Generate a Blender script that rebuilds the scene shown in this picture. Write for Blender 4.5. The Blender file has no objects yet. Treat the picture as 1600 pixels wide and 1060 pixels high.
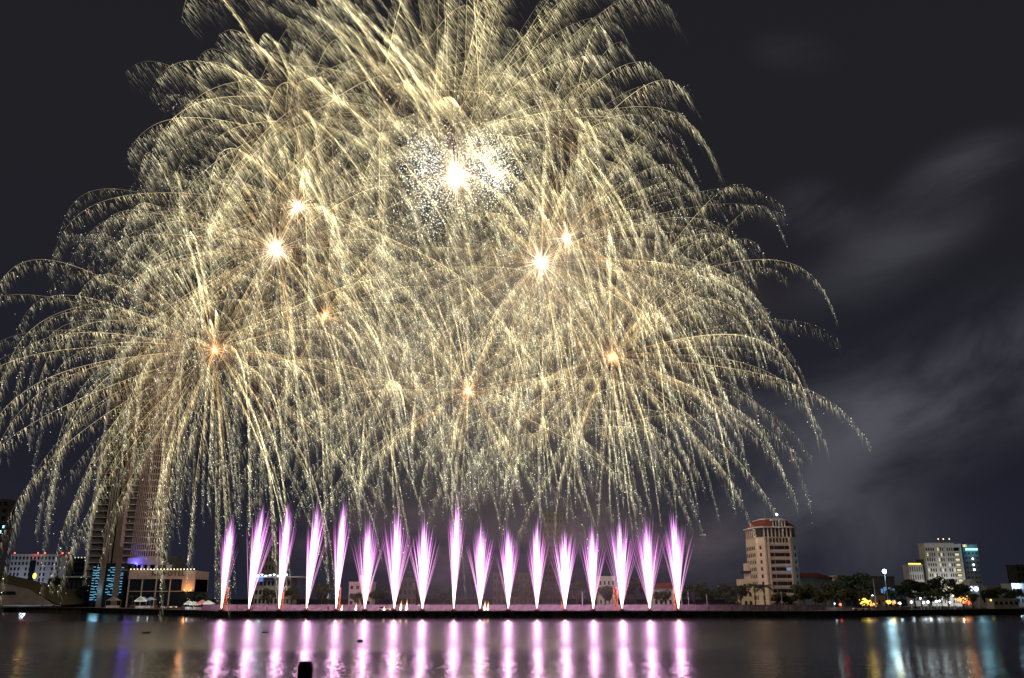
import bpy, math, random
import numpy as np
from mathutils import Vector, Matrix

random.seed(7)
rng = np.random.default_rng(11)
D = bpy.data
S = bpy.context.scene
COL = S.collection

# ------------------------------------------------------------------ camera
F_PX = 1350.0                 # focal length in pixels of the 1600 px wide photograph
CAM_H = 6.0
TH = math.atan(406.0 / F_PX)  # camera pitched up
cam_d = D.cameras.new('camera')
cam_d.sensor_width = 36.0
cam_d.lens = F_PX / 1600.0 * 36.0
cam_d.clip_start = 0.5
cam_d.clip_end = 20000
cam = D.objects.new('camera', cam_d)
COL.objects.link(cam)
cam.location = (0, 0, CAM_H)
cam.rotation_euler = (math.pi / 2 + TH, 0, 0)
S.camera = cam

CT, ST = math.cos(TH), math.sin(TH)


def P(px, py, Y):
    """point at depth Y that stands at pixel (px, py) of the photograph"""
    u, v = px - 800.0, 530.0 - py
    dy = F_PX * CT - v * ST
    dz = F_PX * ST + v * CT
    s = Y / dy
    return Vector((u * s, Y, CAM_H + dz * s))


def X(px, Y, z=4.0):
    zc = Y * CT + (z - CAM_H) * ST
    return (px - 800.0) / F_PX * zc


def Z(py, Y):
    return P(800, py, Y).z


# ------------------------------------------------------------------ view, render
S.view_settings.view_transform = 'Standard'
S.view_settings.look = 'None'
S.view_settings.exposure = 0.0
S.view_settings.gamma = 1.0
S.render.engine = 'CYCLES'
cy = S.cycles
cy.use_denoising = True
try:
    cy.denoiser = 'OPENIMAGEDENOISE'
except Exception:
    pass
cy.max_bounces = 5
cy.diffuse_bounces = 2
cy.glossy_bounces = 3
cy.transmission_bounces = 2
cy.volume_bounces = 0
cy.transparent_max_bounces = 40
cy.sample_clamp_direct = 0
cy.sample_clamp_indirect = 12
cy.caustics_reflective = False
cy.caustics_refractive = False
cy.volume_step_rate = 4.0
cy.volume_max_steps = 64
cy.use_light_tree = True

# ------------------------------------------------------------------ world: cloudy night sky over a lit city
W = D.worlds.new('World')
S.world = W
W.use_nodes = True
nt = W.node_tree
for n in list(nt.nodes):
    nt.nodes.remove(n)


def N(nt, t, **kw):
    n = nt.nodes.new(t)
    for k, v in kw.items():
        if k in n.inputs:
            n.inputs[k].default_value = v
        else:
            setattr(n, k, v)
    return n


def ramp(nt, stops, interp='EASE'):
    r = nt.nodes.new('ShaderNodeValToRGB')
    r.color_ramp.interpolation = interp
    e = r.color_ramp.elements
    while len(e) < len(stops):
        e.new(0.5)
    for el, (p, c) in zip(e, stops):
        el.position = p
        el.color = (c[0], c[1], c[2], 1) if len(c) == 3 else c
    return r


L = nt.links.new
tc = N(nt, 'ShaderNodeTexCoord')
sky = N(nt, 'ShaderNodeTexSky')
sky.sky_type = 'NISHITA'
sky.sun_disc = False
sky.sun_elevation = math.radians(-4)
sky.sun_rotation = math.radians(250)
# cloud banks lit by the city: each bank is a soft tilted patch of the sky, broken up by noise drawn out along the wind
sep = N(nt, 'ShaderNodeSeparateXYZ')
L(tc.outputs['Generated'], sep.inputs['Vector'])
ymax = N(nt, 'ShaderNodeMath', operation='MAXIMUM'); L(sep.outputs['Y'], ymax.inputs[0]); ymax.inputs[1].default_value = 0.15
ud = N(nt, 'ShaderNodeMath', operation='DIVIDE'); L(sep.outputs['X'], ud.inputs[0]); L(ymax.outputs[0], ud.inputs[1])
wd_ = N(nt, 'ShaderNodeMath', operation='DIVIDE'); L(sep.outputs['Z'], wd_.inputs[0]); L(ymax.outputs[0], wd_.inputs[1])
uw = N(nt, 'ShaderNodeCombineXYZ'); L(ud.outputs[0], uw.inputs[0]); L(wd_.outputs[0], uw.inputs[1])
mp = N(nt, 'ShaderNodeMapping')
mp.vector_type = 'TEXTURE'
mp.inputs['Rotation'].default_value = (0, 0, math.radians(24))
mp.inputs['Scale'].default_value = (0.34, 0.15, 1)
L(uw.outputs[0], mp.inputs['Vector'])
nz = N(nt, 'ShaderNodeTexNoise', Scale=1.25, Detail=6.0, Roughness=0.52, Distortion=0.5)
L(mp.outputs['Vector'], nz.inputs['Vector'])
r1 = ramp(nt, [(0.32, (0.06,) * 3), (0.72, (1, 1, 1))])
L(nz.outputs['Fac'], r1.inputs['Fac'])
BANKS = [  # azimuth tan, elevation tan, half length, half height, tilt, strength
    (0.46, 0.215, 0.27, 0.085, 17, 0.78), (0.60, 0.30, 0.22, 0.07, 25, 0.5), (0.50, 0.44, 0.20, 0.055, 35, 0.55), (0.58, 0.53, 0.09, 0.04, 25, 0.45),
    (0.38, 0.47, 0.06, 0.04, 10, 0.5), (0.385, 0.70, 0.06, 0.035, -5, 0.35), (0.34, 0.07, 0.18, 0.07, 0, 0.6), (0.15, 0.15, 0.35, 0.12, 0, 0.45),
    (-0.45, 0.08, 0.3, 0.06, 5, 0.12), (1.3, 0.3, 0.5, 0.2, 10, 0.6), (-1.4, 0.4, 0.5, 0.2, 10, 0.4)]
acc = None
for (bu, bw, sl, sh, tilt, st_) in BANKS:
    q = N(nt, 'ShaderNodeMapping')
    q.vector_type = 'TEXTURE'
    q.inputs['Location'].default_value = (bu, bw, 0)
    q.inputs['Rotation'].default_value = (0, 0, math.radians(tilt))
    q.inputs['Scale'].default_value = (sl, sh, 1)
    L(uw.outputs[0], q.inputs['Vector'])
    ln_ = N(nt, 'ShaderNodeVectorMath', operation='LENGTH'); L(q.outputs[0], ln_.inputs[0])
    mr_ = N(nt, 'ShaderNodeMapRange'); mr_.interpolation_type = 'SMOOTHERSTEP'
    mr_.inputs['From Min'].default_value = 1.5; mr_.inputs['From Max'].default_value = 0.0
    mr_.inputs['To Min'].default_value = 0.0; mr_.inputs['To Max'].default_value = st_
    L(ln_.outputs['Value'], mr_.inputs['Value'])
    if acc is None: acc = mr_.outputs[0]
    else:
        ad_ = N(nt, 'ShaderNodeMath', operation='ADD'); L(acc, ad_.inputs[0]); L(mr_.outputs[0], ad_.inputs[1]); acc = ad_.outputs[0]
m2 = N(nt, 'ShaderNodeMath', operation='MULTIPLY')
L(r1.outputs['Color'], m2.inputs[0]); L(acc, m2.inputs[1])
base = ramp(nt, [(0.0, (0.015, 0.0165, 0.029)), (0.14, (0.0125, 0.0130, 0.022)), (0.45, (0.0150, 0.0142, 0.0180)), (1.0, (0.013, 0.012, 0.015))])
L(sep.outputs['Z'], base.inputs['Fac'])
mixc = N(nt, 'ShaderNodeMix', data_type='RGBA')
mixc.blend_type = 'MIX'
L(m2.outputs[0], mixc.inputs['Factor'])
L(base.outputs['Color'], mixc.inputs['A'])
mixc.inputs['B'].default_value = (0.080, 0.079, 0.096, 1)
bg = N(nt, 'ShaderNodeBackground', Strength=1.0)
L(mixc.outputs['Result'], bg.inputs['Color'])
bg2 = N(nt, 'ShaderNodeBackground', Strength=0.02)
L(sky.outputs['Color'], bg2.inputs['Color'])
add = N(nt, 'ShaderNodeAddShader')
L(bg.outputs[0], add.inputs[0]); L(bg2.outputs[0], add.inputs[1])
wo = N(nt, 'ShaderNodeOutputWorld')
L(add.outputs[0], wo.inputs['Surface'])
W.cycles.sampling_method = 'AUTOMATIC'

# ------------------------------------------------------------------ helpers


def tag(o, label=None, cat=None, group=None, kind=None):
    if label: o['label'] = label
    if cat: o['category'] = cat
    if group: o['group'] = group
    if kind: o['kind'] = kind
    return o


def empty(name, loc=(0, 0, 0), rz=0.0):
    o = D.objects.new(name, None)
    o.empty_display_size = 1
    COL.objects.link(o)
    o.location = loc
    o.rotation_euler = (0, 0, rz)
    return o


def mesh_obj(name, mesh, parent=None, loc=None):
    o = D.objects.new(name, mesh)
    COL.objects.link(o)
    if parent: o.parent = parent
    if loc is not None: o.location = loc
    return o


def copy_tree(o, parent=None):
    c = o.copy()
    COL.objects.link(c)
    c.parent = parent
    for ch in o.children:
        copy_tree(ch, c)
    return c


class MB:
    def __init__(s):
        s.v, s.f = [], []

    def poly(s, pts):
        b = len(s.v)
        s.v += [tuple(p) for p in pts]
        s.f.append(tuple(range(b, b + len(pts))))
        return s

    def box(s, x0, x1, y0, y1, z0, z1, M=None):
        b = len(s.v)
        c = [(x0, y0, z0), (x1, y0, z0), (x1, y1, z0), (x0, y1, z0), (x0, y0, z1), (x1, y0, z1), (x1, y1, z1), (x0, y1, z1)]
        if M is not None: c = [tuple(M @ Vector(p)) for p in c]
        s.v += c
        s.f += [tuple(b + i for i in q) for q in ((0, 3, 2, 1), (4, 5, 6, 7), (0, 1, 5, 4), (1, 2, 6, 5), (2, 3, 7, 6), (3, 0, 4, 7))]
        return s

    def prism(s, foot, z0, z1, top=None):
        """extrude a footprint (list of xy, ccw); top may be another footprint"""
        n = len(foot); b = len(s.v)
        top = top or foot
        s.v += [(x, y, z0) for x, y in foot] + [(x, y, z1) for x, y in top]
        s.f.append(tuple(b + i for i in reversed(range(n))))
        s.f.append(tuple(b + n + i for i in range(n)))
        for i in range(n):
            j = (i + 1) % n
            s.f.append((b + i, b + j, b + n + j, b + n + i))
        return s

    def tube(s, pts, rad, n=6, cap=True):
        pts = [Vector(p) for p in pts]
        if not isinstance(rad, (list, tuple)): rad = [rad] * len(pts)
        b = len(s.v)
        for i, p in enumerate(pts):
            d = (pts[min(i + 1, len(pts) - 1)] - pts[max(i - 1, 0)]).normalized()
            a = d.cross(Vector((0, 0, 1)) if abs(d.z) < 0.9 else Vector((1, 0, 0))).normalized()
            c = d.cross(a)
            for k in range(n):
                t = 2 * math.pi * k / n
                s.v.append(tuple(p + (a * math.cos(t) + c * math.sin(t)) * rad[i]))
        for i in range(len(pts) - 1):
            for k in range(n):
                k2 = (k + 1) % n
                s.f.append((b + i * n + k, b + i * n + k2, b + (i + 1) * n + k2, b + (i + 1) * n + k))
        if cap:
            s.f.append(tuple(b + k for k in reversed(range(n))))
            s.f.append(tuple(b + (len(pts) - 1) * n + k for k in range(n)))
        return s

    def ball(s, c, r, nu=10, nv=6, sc=(1, 1, 1)):
        b = len(s.v)
        for i in range(nv + 1):
            t = math.pi * i / nv
            for k in range(nu):
                p = 2 * math.pi * k / nu
                s.v.append((c[0] + sc[0] * r * math.sin(t) * math.cos(p), c[1] + sc[1] * r * math.sin(t) * math.sin(p), c[2] + sc[2] * r * math.cos(t)))
        for i in range(nv):
            for k in range(nu):
                k2 = (k + 1) % nu
                s.f.append((b + i * nu + k, b + (i + 1) * nu + k, b + (i + 1) * nu + k2, b + i * nu + k2))
        return s

    def mesh(s, name, mat):
        m = D.meshes.new(name)
        m.from_pydata(s.v, [], s.f)
        m.update()
        if mat: m.materials.append(mat)
        return m

    def build(s, name, mat, parent=None, loc=None):
        return mesh_obj(name, s.mesh(name, mat), parent, loc)


def np_mesh(name, verts, faces_tri, mat, glow=None, nper=3):
    m = D.meshes.new(name)
    nv, nf = len(verts), len(faces_tri)
    m.vertices.add(nv)
    m.vertices.foreach_set('co', np.ascontiguousarray(verts, dtype=np.float32).ravel())
    m.loops.add(nf * nper)
    m.loops.foreach_set('vertex_index', np.ascontiguousarray(faces_tri, dtype=np.int32).ravel())
    m.polygons.add(nf)
    m.polygons.foreach_set('loop_start', np.arange(0, nf * nper, nper, dtype=np.int32))
    m.polygons.foreach_set('loop_total', np.full(nf, nper, dtype=np.int32))
    if glow is not None:
        a = m.attributes.new('glow', 'FLOAT_COLOR', 'POINT')
        g = np.ones((nv, 4), dtype=np.float32)
        g[:, :3] = glow
        a.data.foreach_set('color', g.ravel())
    m.materials.append(mat)
    m.update(calc_edges=True)
    return m


# ------------------------------------------------------------------ materials
def mat_new(name):
    m = D.materials.new(name)
    m.use_nodes = True
    for n in list(m.node_tree.nodes):
        m.node_tree.nodes.remove(n)
    return m


def matte(name, col, rough=0.8, var=0.18, scale=0.4, metallic=0.0, col2=None):
    m = mat_new(name)
    t = m.node_tree
    out = N(t, 'ShaderNodeOutputMaterial')
    b = N(t, 'ShaderNodeBsdfPrincipled')
    b.inputs['Roughness'].default_value = rough
    b.inputs['Metallic'].default_value = metallic
    tcn = N(t, 'ShaderNodeTexCoord')
    nn = N(t, 'ShaderNodeTexNoise', Scale=scale, Detail=5.0)
    t.links.new(tcn.outputs['Object'], nn.inputs['Vector'])
    c2 = col2 or tuple(c * (1 - 2 * var) for c in col)
    rr = ramp(t, [(0.3, c2), (0.7, col)], 'LINEAR')
    t.links.new(nn.outputs['Fac'], rr.inputs['Fac'])
    t.links.new(rr.outputs['Color'], b.inputs['Base Color'])
    t.links.new(b.outputs[0], out.inputs[0])
    return m


def glass(name, col=(0.02, 0.022, 0.03), rough=0.15):
    m = mat_new(name)
    t = m.node_tree
    out = N(t, 'ShaderNodeOutputMaterial')
    b = N(t, 'ShaderNodeBsdfPrincipled')
    b.inputs['Base Color'].default_value = (*col, 1)
    b.inputs['Roughness'].default_value = rough
    t.links.new(b.outputs[0], out.inputs[0])
    return m


def emis(name, col, st):
    m = mat_new(name)
    t = m.node_tree
    out = N(t, 'ShaderNodeOutputMaterial')
    e = N(t, 'ShaderNodeEmission', Strength=st)
    e.inputs['Color'].default_value = (*col, 1)
    t.links.new(e.outputs[0], out.inputs[0])
    m.cycles.emission_sampling = 'NONE'
    return m


def glow_mat(name, st):
    m = mat_new(name)
    t = m.node_tree
    out = N(t, 'ShaderNodeOutputMaterial')
    e = N(t, 'ShaderNodeEmission', Strength=st)
    a = N(t, 'ShaderNodeAttribute')
    a.attribute_name = 'glow'
    t.links.new(a.outputs['Color'], e.inputs['Color'])
    # a spark is glowing gas and dust: it adds its light and hides nothing behind it
    tr = N(t, 'ShaderNodeBsdfTransparent')
    ad = N(t, 'ShaderNodeAddShader')
    t.links.new(e.outputs[0], ad.inputs[0]); t.links.new(tr.outputs[0], ad.inputs[1])
    t.links.new(ad.outputs[0], out.inputs[0])
    m.cycles.emission_sampling = 'NONE'
    return m


M = dict(
    spark=glow_mat('spark glow', 1.0),
    fount=glow_mat('fountain glow', 1.0),
    cream=matte('cream render', (0.70, 0.60, 0.50), 0.85, 0.08, 0.15),
    cream2=matte('cream trim', (0.66, 0.56, 0.47), 0.8, 0.05),
    white=matte('white render', (0.62, 0.62, 0.64), 0.8, 0.08, 0.2),
    bluewhite=matte('cool white render', (0.50, 0.53, 0.62), 0.8, 0.08, 0.2),
    grey=matte('grey concrete', (0.28, 0.27, 0.27), 0.9, 0.15, 0.3),
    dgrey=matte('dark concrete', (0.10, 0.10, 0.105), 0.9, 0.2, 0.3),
    brown=matte('brown cladding', (0.17, 0.13, 0.11), 0.7, 0.1, 0.3),
    mauve=matte('pale mauve frame', (0.46, 0.38, 0.38), 0.75, 0.06, 0.3),
    tile=matte('red roof tile', (0.22, 0.045, 0.035), 0.8, 0.2, 1.0),
    glass=glass('dark window glass'),
    glassb=glass('blue black glass', (0.012, 0.018, 0.03), 0.1),
    leaf=matte('dark foliage', (0.045, 0.06, 0.025), 0.8, 0.3, 0.7, col2=(0.018, 0.028, 0.012)),
    leaf2=matte('olive foliage', (0.075, 0.085, 0.03), 0.8, 0.3, 0.7, col2=(0.03, 0.035, 0.015)),
    bark=matte('bark', (0.10, 0.07, 0.05), 0.9, 0.2, 2.0),
    metal=matte('galvanised steel', (0.35, 0.35, 0.36), 0.5, 0.1, 2.0, 0.3),
    orange=matte('orange painted steel', (0.55, 0.20, 0.08), 0.6, 0.1, 2.0),
    land=matte('park ground', (0.06, 0.055, 0.045), 0.95, 0.3, 0.08),
    grass=matte('lawn', (0.05, 0.065, 0.02), 0.95, 0.3, 0.3, col2=(0.06, 0.035, 0.02)),
    pave=matte('promenade paving', (0.25, 0.23, 0.22), 0.9, 0.15, 0.5),
    stone=matte('quay stone', (0.20, 0.18, 0.15), 0.95, 0.3, 0.6, col2=(0.03, 0.03, 0.028)),
    wood=matte('weathered piling', (0.035, 0.028, 0.016), 0.95, 0.3, 3.0),
    fence=matte('pale fence panel', (0.30, 0.27, 0.28), 0.8, 0.2, 0.6),
    lampw=emis('cool white lamp', (0.75, 0.9, 1.0), 9.0),
    lampc=emis('ice blue lamp', (0.55, 0.85, 1.0), 30.0),
    lampy=emis('yellow lamp', (1.0, 0.72, 0.10), 2.6),
    lampo=emis('orange lamp', (1.0, 0.42, 0.10), 3.0),
    lampr=emis('red beacon', (1.0, 0.08, 0.03), 7.0),
    lampb=emis('blue lamp', (0.08, 0.08, 1.0), 8.0),
    lampwarm=emis('warm bulb', (1.0, 0.78, 0.45), 3.0),
    winy=emis('lit window yellow', (1.0, 0.88, 0.45), 0.8),
    winw=emis('lit window white', (0.9, 1.0, 0.85), 0.9),
    winb=emis('lit window blue', (0.22, 0.45, 0.9), 0.55),
    signc=emis('cyan sign light', (0.35, 0.95, 1.0), 2.2),
    cyanled=emis('cyan facade light', (0.20, 0.62, 0.9), 0.7),
    carp=matte('pale car paint', (0.5, 0.5, 0.5), 0.35, 0.02),
    tyre=matte('rubber', (0.02, 0.02, 0.02), 0.9, 0.1),
    tent=matte('tent fabric', (0.6, 0.6, 0.65), 0.8, 0.05),
    tentp=matte('pink booth canvas', (0.55, 0.25, 0.32), 0.8, 0.05),
)

# ------------------------------------------------------------------ water
def quay_y(px):
    pts = [(-900, 640), (0, 455), (130, 420), (300, 330), (340, 302), (1280, 302), (1420, 335), (1600, 370), (2500, 560)]
    for (a, ya), (b, yb) in zip(pts, pts[1:]):
        if a <= px <= b:
            return ya + (yb - ya) * (px - a) / (b - a)
    return 640


def water_material():
    m = mat_new('river water')
    t = m.node_tree
    l = t.links.new
    out = N(t, 'ShaderNodeOutputMaterial')
    b = N(t, 'ShaderNodeBsdfPrincipled')
    b.inputs['Base Color'].default_value = (0.012, 0.012, 0.016, 1)
    b.inputs['IOR'].default_value = 1.33
    geo = N(t, 'ShaderNodeNewGeometry')
    s = N(t, 'ShaderNodeSeparateXYZ')
    l(geo.outputs['Position'], s.inputs[0])
    # wind-ruffled band across the middle of the river, calmer near and far; edge broken by noise
    mpn = N(t, 'ShaderNodeMapping')
    mpn.inputs['Scale'].default_value = (0.012, 0.03, 1)
    l(geo.outputs['Position'], mpn.inputs['Vector'])
    nb = N(t, 'ShaderNodeTexNoise', Scale=1.0, Detail=4.0)
    l(mpn.outputs[0], nb.inputs['Vector'])
    ya = N(t, 'ShaderNodeMath', operation='MULTIPLY_ADD')
    l(nb.outputs['Fac'], ya.inputs[0]); ya.inputs[1].default_value = 45.0
    l(s.outputs['Y'], ya.inputs[2])
    mr = N(t, 'ShaderNodeMapRange')
    mr.inputs['From Min'].default_value = 0; mr.inputs['From Max'].default_value = 400
    l(ya.outputs[0], mr.inputs['Value'])
    rr = ramp(t, [(0.0, (0.075,) * 3), (0.29, (0.10,) * 3), (0.36, (0.26,) * 3), (0.62, (0.27,) * 3), (0.72, (0.13,) * 3), (1.0, (0.12,) * 3)], 'LINEAR')
    l(mr.outputs[0], rr.inputs['Fac'])
    l(rr.outputs['Color'], b.inputs['Roughness'])
    # ripples
    mp1 = N(t, 'ShaderNodeMapping')
    mp1.inputs['Scale'].default_value = (0.55, 0.75, 1)
    l(geo.outputs['Position'], mp1.inputs['Vector'])
    n1 = N(t, 'ShaderNodeTexNoise', Scale=1.0, Detail=4.0, Roughness=0.6)
    l(mp1.outputs[0], n1.inputs['Vector'])
    fade = N(t, 'ShaderNodeMapRange')
    fade.inputs['From Min'].default_value = 60; fade.inputs['From Max'].default_value = 170
    fade.inputs['To Min'].default_value = 0.9; fade.inputs['To Max'].default_value = 0.06
    l(s.outputs['Y'], fade.inputs['Value'])
    bp = N(t, 'ShaderNodeBump', Distance=0.22)
    l(fade.outputs[0], bp.inputs['Strength'])
    l(n1.outputs['Fac'], bp.inputs['Height'])
    l(bp.outputs[0], b.inputs['Normal'])
    l(b.outputs[0], out.inputs[0])
    return m


wm = water_material()
mb = MB()
mb.poly([(-4000, -300, 0), (4000, -300, 0), (4000, 6000, 0), (-4000, 6000, 0)])
tag(mb.build('water', wm), kind='structure')

# land: one sheet behind the quay line
line = [(X(px, quay_y(px), 2), quay_y(px)) for px in (-900, 0, 130, 300, 340, 1280, 1420, 1600, 2500)]
mb = MB()
mb.poly([(x, y + 1.0, 2.0) for x, y in line] + [(6000, 700, 2), (6000, 9000, 2), (-6000, 9000, 2), (-6000, 700, 2)])
tag(mb.build('ground', M['land']), kind='structure')
# promenade strip on top of the land, 4 mm up, and the quay wall with a coping step
mb = MB(); mbw = MB(); mbc = MB()
for (x0, y0), (x1, y1) in zip(line, line[1:]):
    mb.poly([(x0, y0 + 1.2, 2.004), (x1, y1 + 1.2, 2.004), (x1, y1 + 14, 2.004), (x0, y0 + 14, 2.004)])
    mbw.poly([(x0, y0 + 0.3, -2), (x1, y1 + 0.3, -2), (x1, y1 + 0.6, 1.75), (x0, y0 + 0.6, 1.75)])
    mbw.poly([(x0, y0 + 0.6, 1.75), (x1, y1 + 0.6, 1.75), (x1, y1 + 1.3, 1.75), (x0, y0 + 1.3, 1.75)])
    mbc.poly([(x0, y0, 1.76), (x1, y1, 1.76), (x1, y1, 2.15), (x0, y0, 2.15)])
    mbc.poly([(x0, y0, 2.15), (x1, y1, 2.15), (x1, y1 + 1.4, 2.15), (x0, y0 + 1.4, 2.15)])
tag(mb.build('promenade', M['pave']), kind='structure')
tag(mbw.build('quay_wall', M['stone']), kind='structure')
tag(mbc.build('quay_coping', M['stone']), kind='structure')

# ------------------------------------------------------------------ firework bursts
G = 9.8
CAMV = np.array([0, 0, CAM_H])


def ember_dir(p):
    """drift of the falling embers: gravity and a wind that is stronger high up and to the left"""
    z = p[:, 2]; x = p[:, 0]
    w = np.clip((z - 60) / 160, 0, 1) * 0.45 + np.clip((40 - x) / 130, 0, 1.1) * 0.30 + 0.04
    d = np.stack([w, np.zeros_like(w), -np.ones_like(w)], 1)
    return d / np.linalg.norm(d, axis=1)[:, None]


def needles(p, d, length, width, c0, c1):
    """thin three-sided spikes from p along d; returns verts, tris, glow"""
    n = len(p)
    view = p - CAMV
    view /= np.linalg.norm(view, axis=1)[:, None]
    s = np.cross(d, view)
    s /= (np.linalg.norm(s, axis=1)[:, None] + 1e-9)
    b = np.cross(s, d)
    w = width[:, None] * 0.5
    v = np.empty((n, 4, 3), np.float32)
    v[:, 0] = p + s * w
    v[:, 1] = p - s * w
    v[:, 2] = p + b * w * 0.8
    v[:, 3] = p + d * length[:, None]
    i = (np.arange(n) * 4)[:, None]
    f = np.concatenate([i + [[0, 1, 3]], i + [[1, 2, 3]], i + [[2, 0, 3]]], 1).reshape(-1, 3)
    g = np.empty((n, 4, 3), np.float32)
    g[:, :3] = c0[:, None, :]
    g[:, 3] = c1
    return v.reshape(-1, 3), f, g.reshape(-1, 3)


OCT_V = np.array([[1, 0, 0], [-1, 0, 0], [0, 1, 0], [0, -1, 0], [0, 0, 1], [0, 0, -1]], np.float32)
OCT_F = np.array([[0, 2, 4], [2, 1, 4], [1, 3, 4], [3, 0, 4], [2, 0, 5], [1, 2, 5], [3, 1, 5], [0, 3, 5]])


def dots(p, r, c):
    n = len(p)
    v = p[:, None, :] + OCT_V[None] * r[:, None, None]
    f = (np.arange(n) * 6)[:, None, None] + OCT_F[None]
    g = np.repeat(c[:, None, :], 6, 1)
    return v.reshape(-1, 3), f.reshape(-1, 3), g.reshape(-1, 3)


def ribbon(p, w, c):
    """three-sided tube along a path"""
    n = len(p)
    t = np.gradient(p, axis=0)
    t /= np.linalg.norm(t, axis=1)[:, None] + 1e-9
    view = p - CAMV
    view /= np.linalg.norm(view, axis=1)[:, None]
    s = np.cross(t, view); s /= np.linalg.norm(s, axis=1)[:, None] + 1e-9
    b = np.cross(s, t)
    v = np.stack([p + s * w[:, None] * .5, p - s * w[:, None] * .5, p + b * w[:, None] * .4], 1)
    i = (np.arange(n - 1) * 3)[:, None]
    f = []
    for a, c_ in ((0, 1), (1, 2), (2, 0)):
        f.append(i + [[a, c_, c_ + 3]]); f.append(i + [[a, c_ + 3, a + 3]])
    f = np.concatenate(f, 1).reshape(-1, 3)
    g = np.repeat(c[:, None, :], 3, 1)
    return v.reshape(-1, 3), f, g.reshape(-1, 3)


def merge(parts):
    vs, fs, gs, o = [], [], [], 0
    for v, f, g in parts:
        vs.append(v); fs.append(f + o); gs.append(g); o += len(v)
    return np.concatenate(vs), np.concatenate(fs), np.concatenate(gs)


GOLD = np.array([1.0, 0.56, 0.17])
PALE = np.array([1.0, 0.84, 0.44])
TIP = np.array([0.96, 0.92, 0.66])
WHITE = np.array([1.0, 0.98, 0.88])


def lerp(a, b, t):
    t = np.clip(t, 0, 1)[:, None]
    return a * (1 - t) + b * t


def make_trail(c, v0, k, T, zmin, soft, dens, bright, orange, line=0.0):
    n = 90
    t = np.linspace(0.0, T, n)
    e = (1 - np.exp(-k * t)) / k
    p = np.stack([v0[0] * e + 0.9 * t, v0[1] * e, v0[2] * e - (G / k) * (t - e)], 1) + c
    keep = p[:, 2] > zmin
    m = int(np.argmin(keep)) if not keep.all() else n
    if m < 14: return None
    p = p[:m]; t = t[:m]
    seg = np.linalg.norm(np.diff(p, axis=0), axis=1)
    s = np.concatenate([[0], np.cumsum(seg)])
    Ltot = s[-1]
    ne = int(Ltot * dens)
    if ne < 20: return None
    # embers: start positions along the path; none right at the break
    u = rng.random(ne) ** 0.85
    u = 0.05 + 0.95 * u
    q = np.stack([np.interp(u * Ltot, s, p[:, i]) for i in range(3)], 1)
    d = ember_dir(q)
    wid = (0.5 + 1.1 * soft) * rng.normal(0, 0.28, (ne, 3))
    band = (1.8 + 2.6 * u) * (1.0 + 1.6 * soft)
    off = band * rng.random(ne) ** 1.5
    q = q + wid + d * off[:, None]
    dj = d + rng.normal(0, 0.05, (ne, 3)); dj /= np.linalg.norm(dj, axis=1)[:, None]
    ln = (1.1 + 2.4 * rng.random(ne) ** 1.4) * (1 + 1.1 * soft)
    wd = 0.12 + 0.12 * rng.random(ne)
    inten = (0.165 + 0.01 * soft) * bright * (0.2 + 1.5 * rng.random(ne) ** 2) * (0.35 + 1.9 * (1 - off / band) ** 2)
    # faint where the trail leaves the break, fading again at the far end
    inten *= np.clip((u - 0.10) / 0.32, 0.05, 1)
    inten *= np.clip((1.04 - u) / 0.25, 0.35, 1)
    col = lerp(GOLD, PALE, u * (3.0 if not orange else 1.6))
    col = lerp(col, TIP, (u - 0.55) * 1.6)
    jit = 1 + rng.normal(0, 0.06, (ne, 3))
    c0 = col * jit * inten[:, None]
    parts = [needles(q, dj, ln, wd, c0, c0 * 0.35)]
    # the star's own path
    lw = 0.17 if soft < 0.5 else 0.26
    uu = s / Ltot
    ci = bright * 0.32 * np.clip((uu - 0.05) / 0.35, 0.10 if not orange else 0.2, 1) * (0.95 + 0.5 * np.sin(uu * 40 + rng.random() * 6) * 0.3) * np.clip((1.02 - uu) / (0.2 if line else 0.5), 0.12, 1)
    cc = lerp(GOLD * np.array([1, .85, .8]), PALE, uu * (4 if not orange else 1.8)) * ci[:, None] * 1.05
    if line: cc = cc * 1.5; lw *= 1.15
    parts.append(ribbon(p, lw * np.clip((1.1 - uu), 0.15, 1), cc))
    # strobing glitter at the outer end
    if soft < 0.7:
        nd = int(Ltot * 0.32 * (1 - soft))
        ud = 1.0 - 0.62 * rng.random(nd) ** 1.2
        q = np.stack([np.interp(ud * Ltot, s, p[:, i]) for i in range(3)], 1)
        d = ember_dir(q)
        q = q + d * (7.0 * rng.random(nd) ** 4 - 0.2)[:, None] + rng.normal(0, 0.22, (nd, 3))
        r = 0.07 + 0.10 * rng.random(nd) ** 2.5
        cd = lerp(WHITE, np.array([0.92, 1.0, 0.74]), rng.random(nd)) * (0.35 + 0.8 * rng.random(nd))[:, None]
        parts.append(dots(q, r, cd))
    return merge(parts)


def sphere_dirs(n, up=0.0):
    i = np.arange(n) + 0.5
    ph = np.arccos(1 - 2 * i / n)
    th = math.pi * (1 + 5 ** 0.5) * i + rng.random() * 6
    d = np.stack([np.cos(th) * np.sin(ph), np.sin(th) * np.sin(ph), np.cos(ph)], 1)
    d += rng.normal(0, 0.10, d.shape)
    d[:, 2] += up
    return d / np.linalg.norm(d, axis=1)[:, None]


def add_light(name, loc, col, power, radius, parent=None):
    l = D.lights.new(name, 'POINT')
    l.color = col
    l.energy = power
    l.shadow_soft_size = radius
    o = D.objects.new(name, l)
    COL.objects.link(o)
    o.location = loc
    if parent: o.parent = parent
    return o


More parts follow.
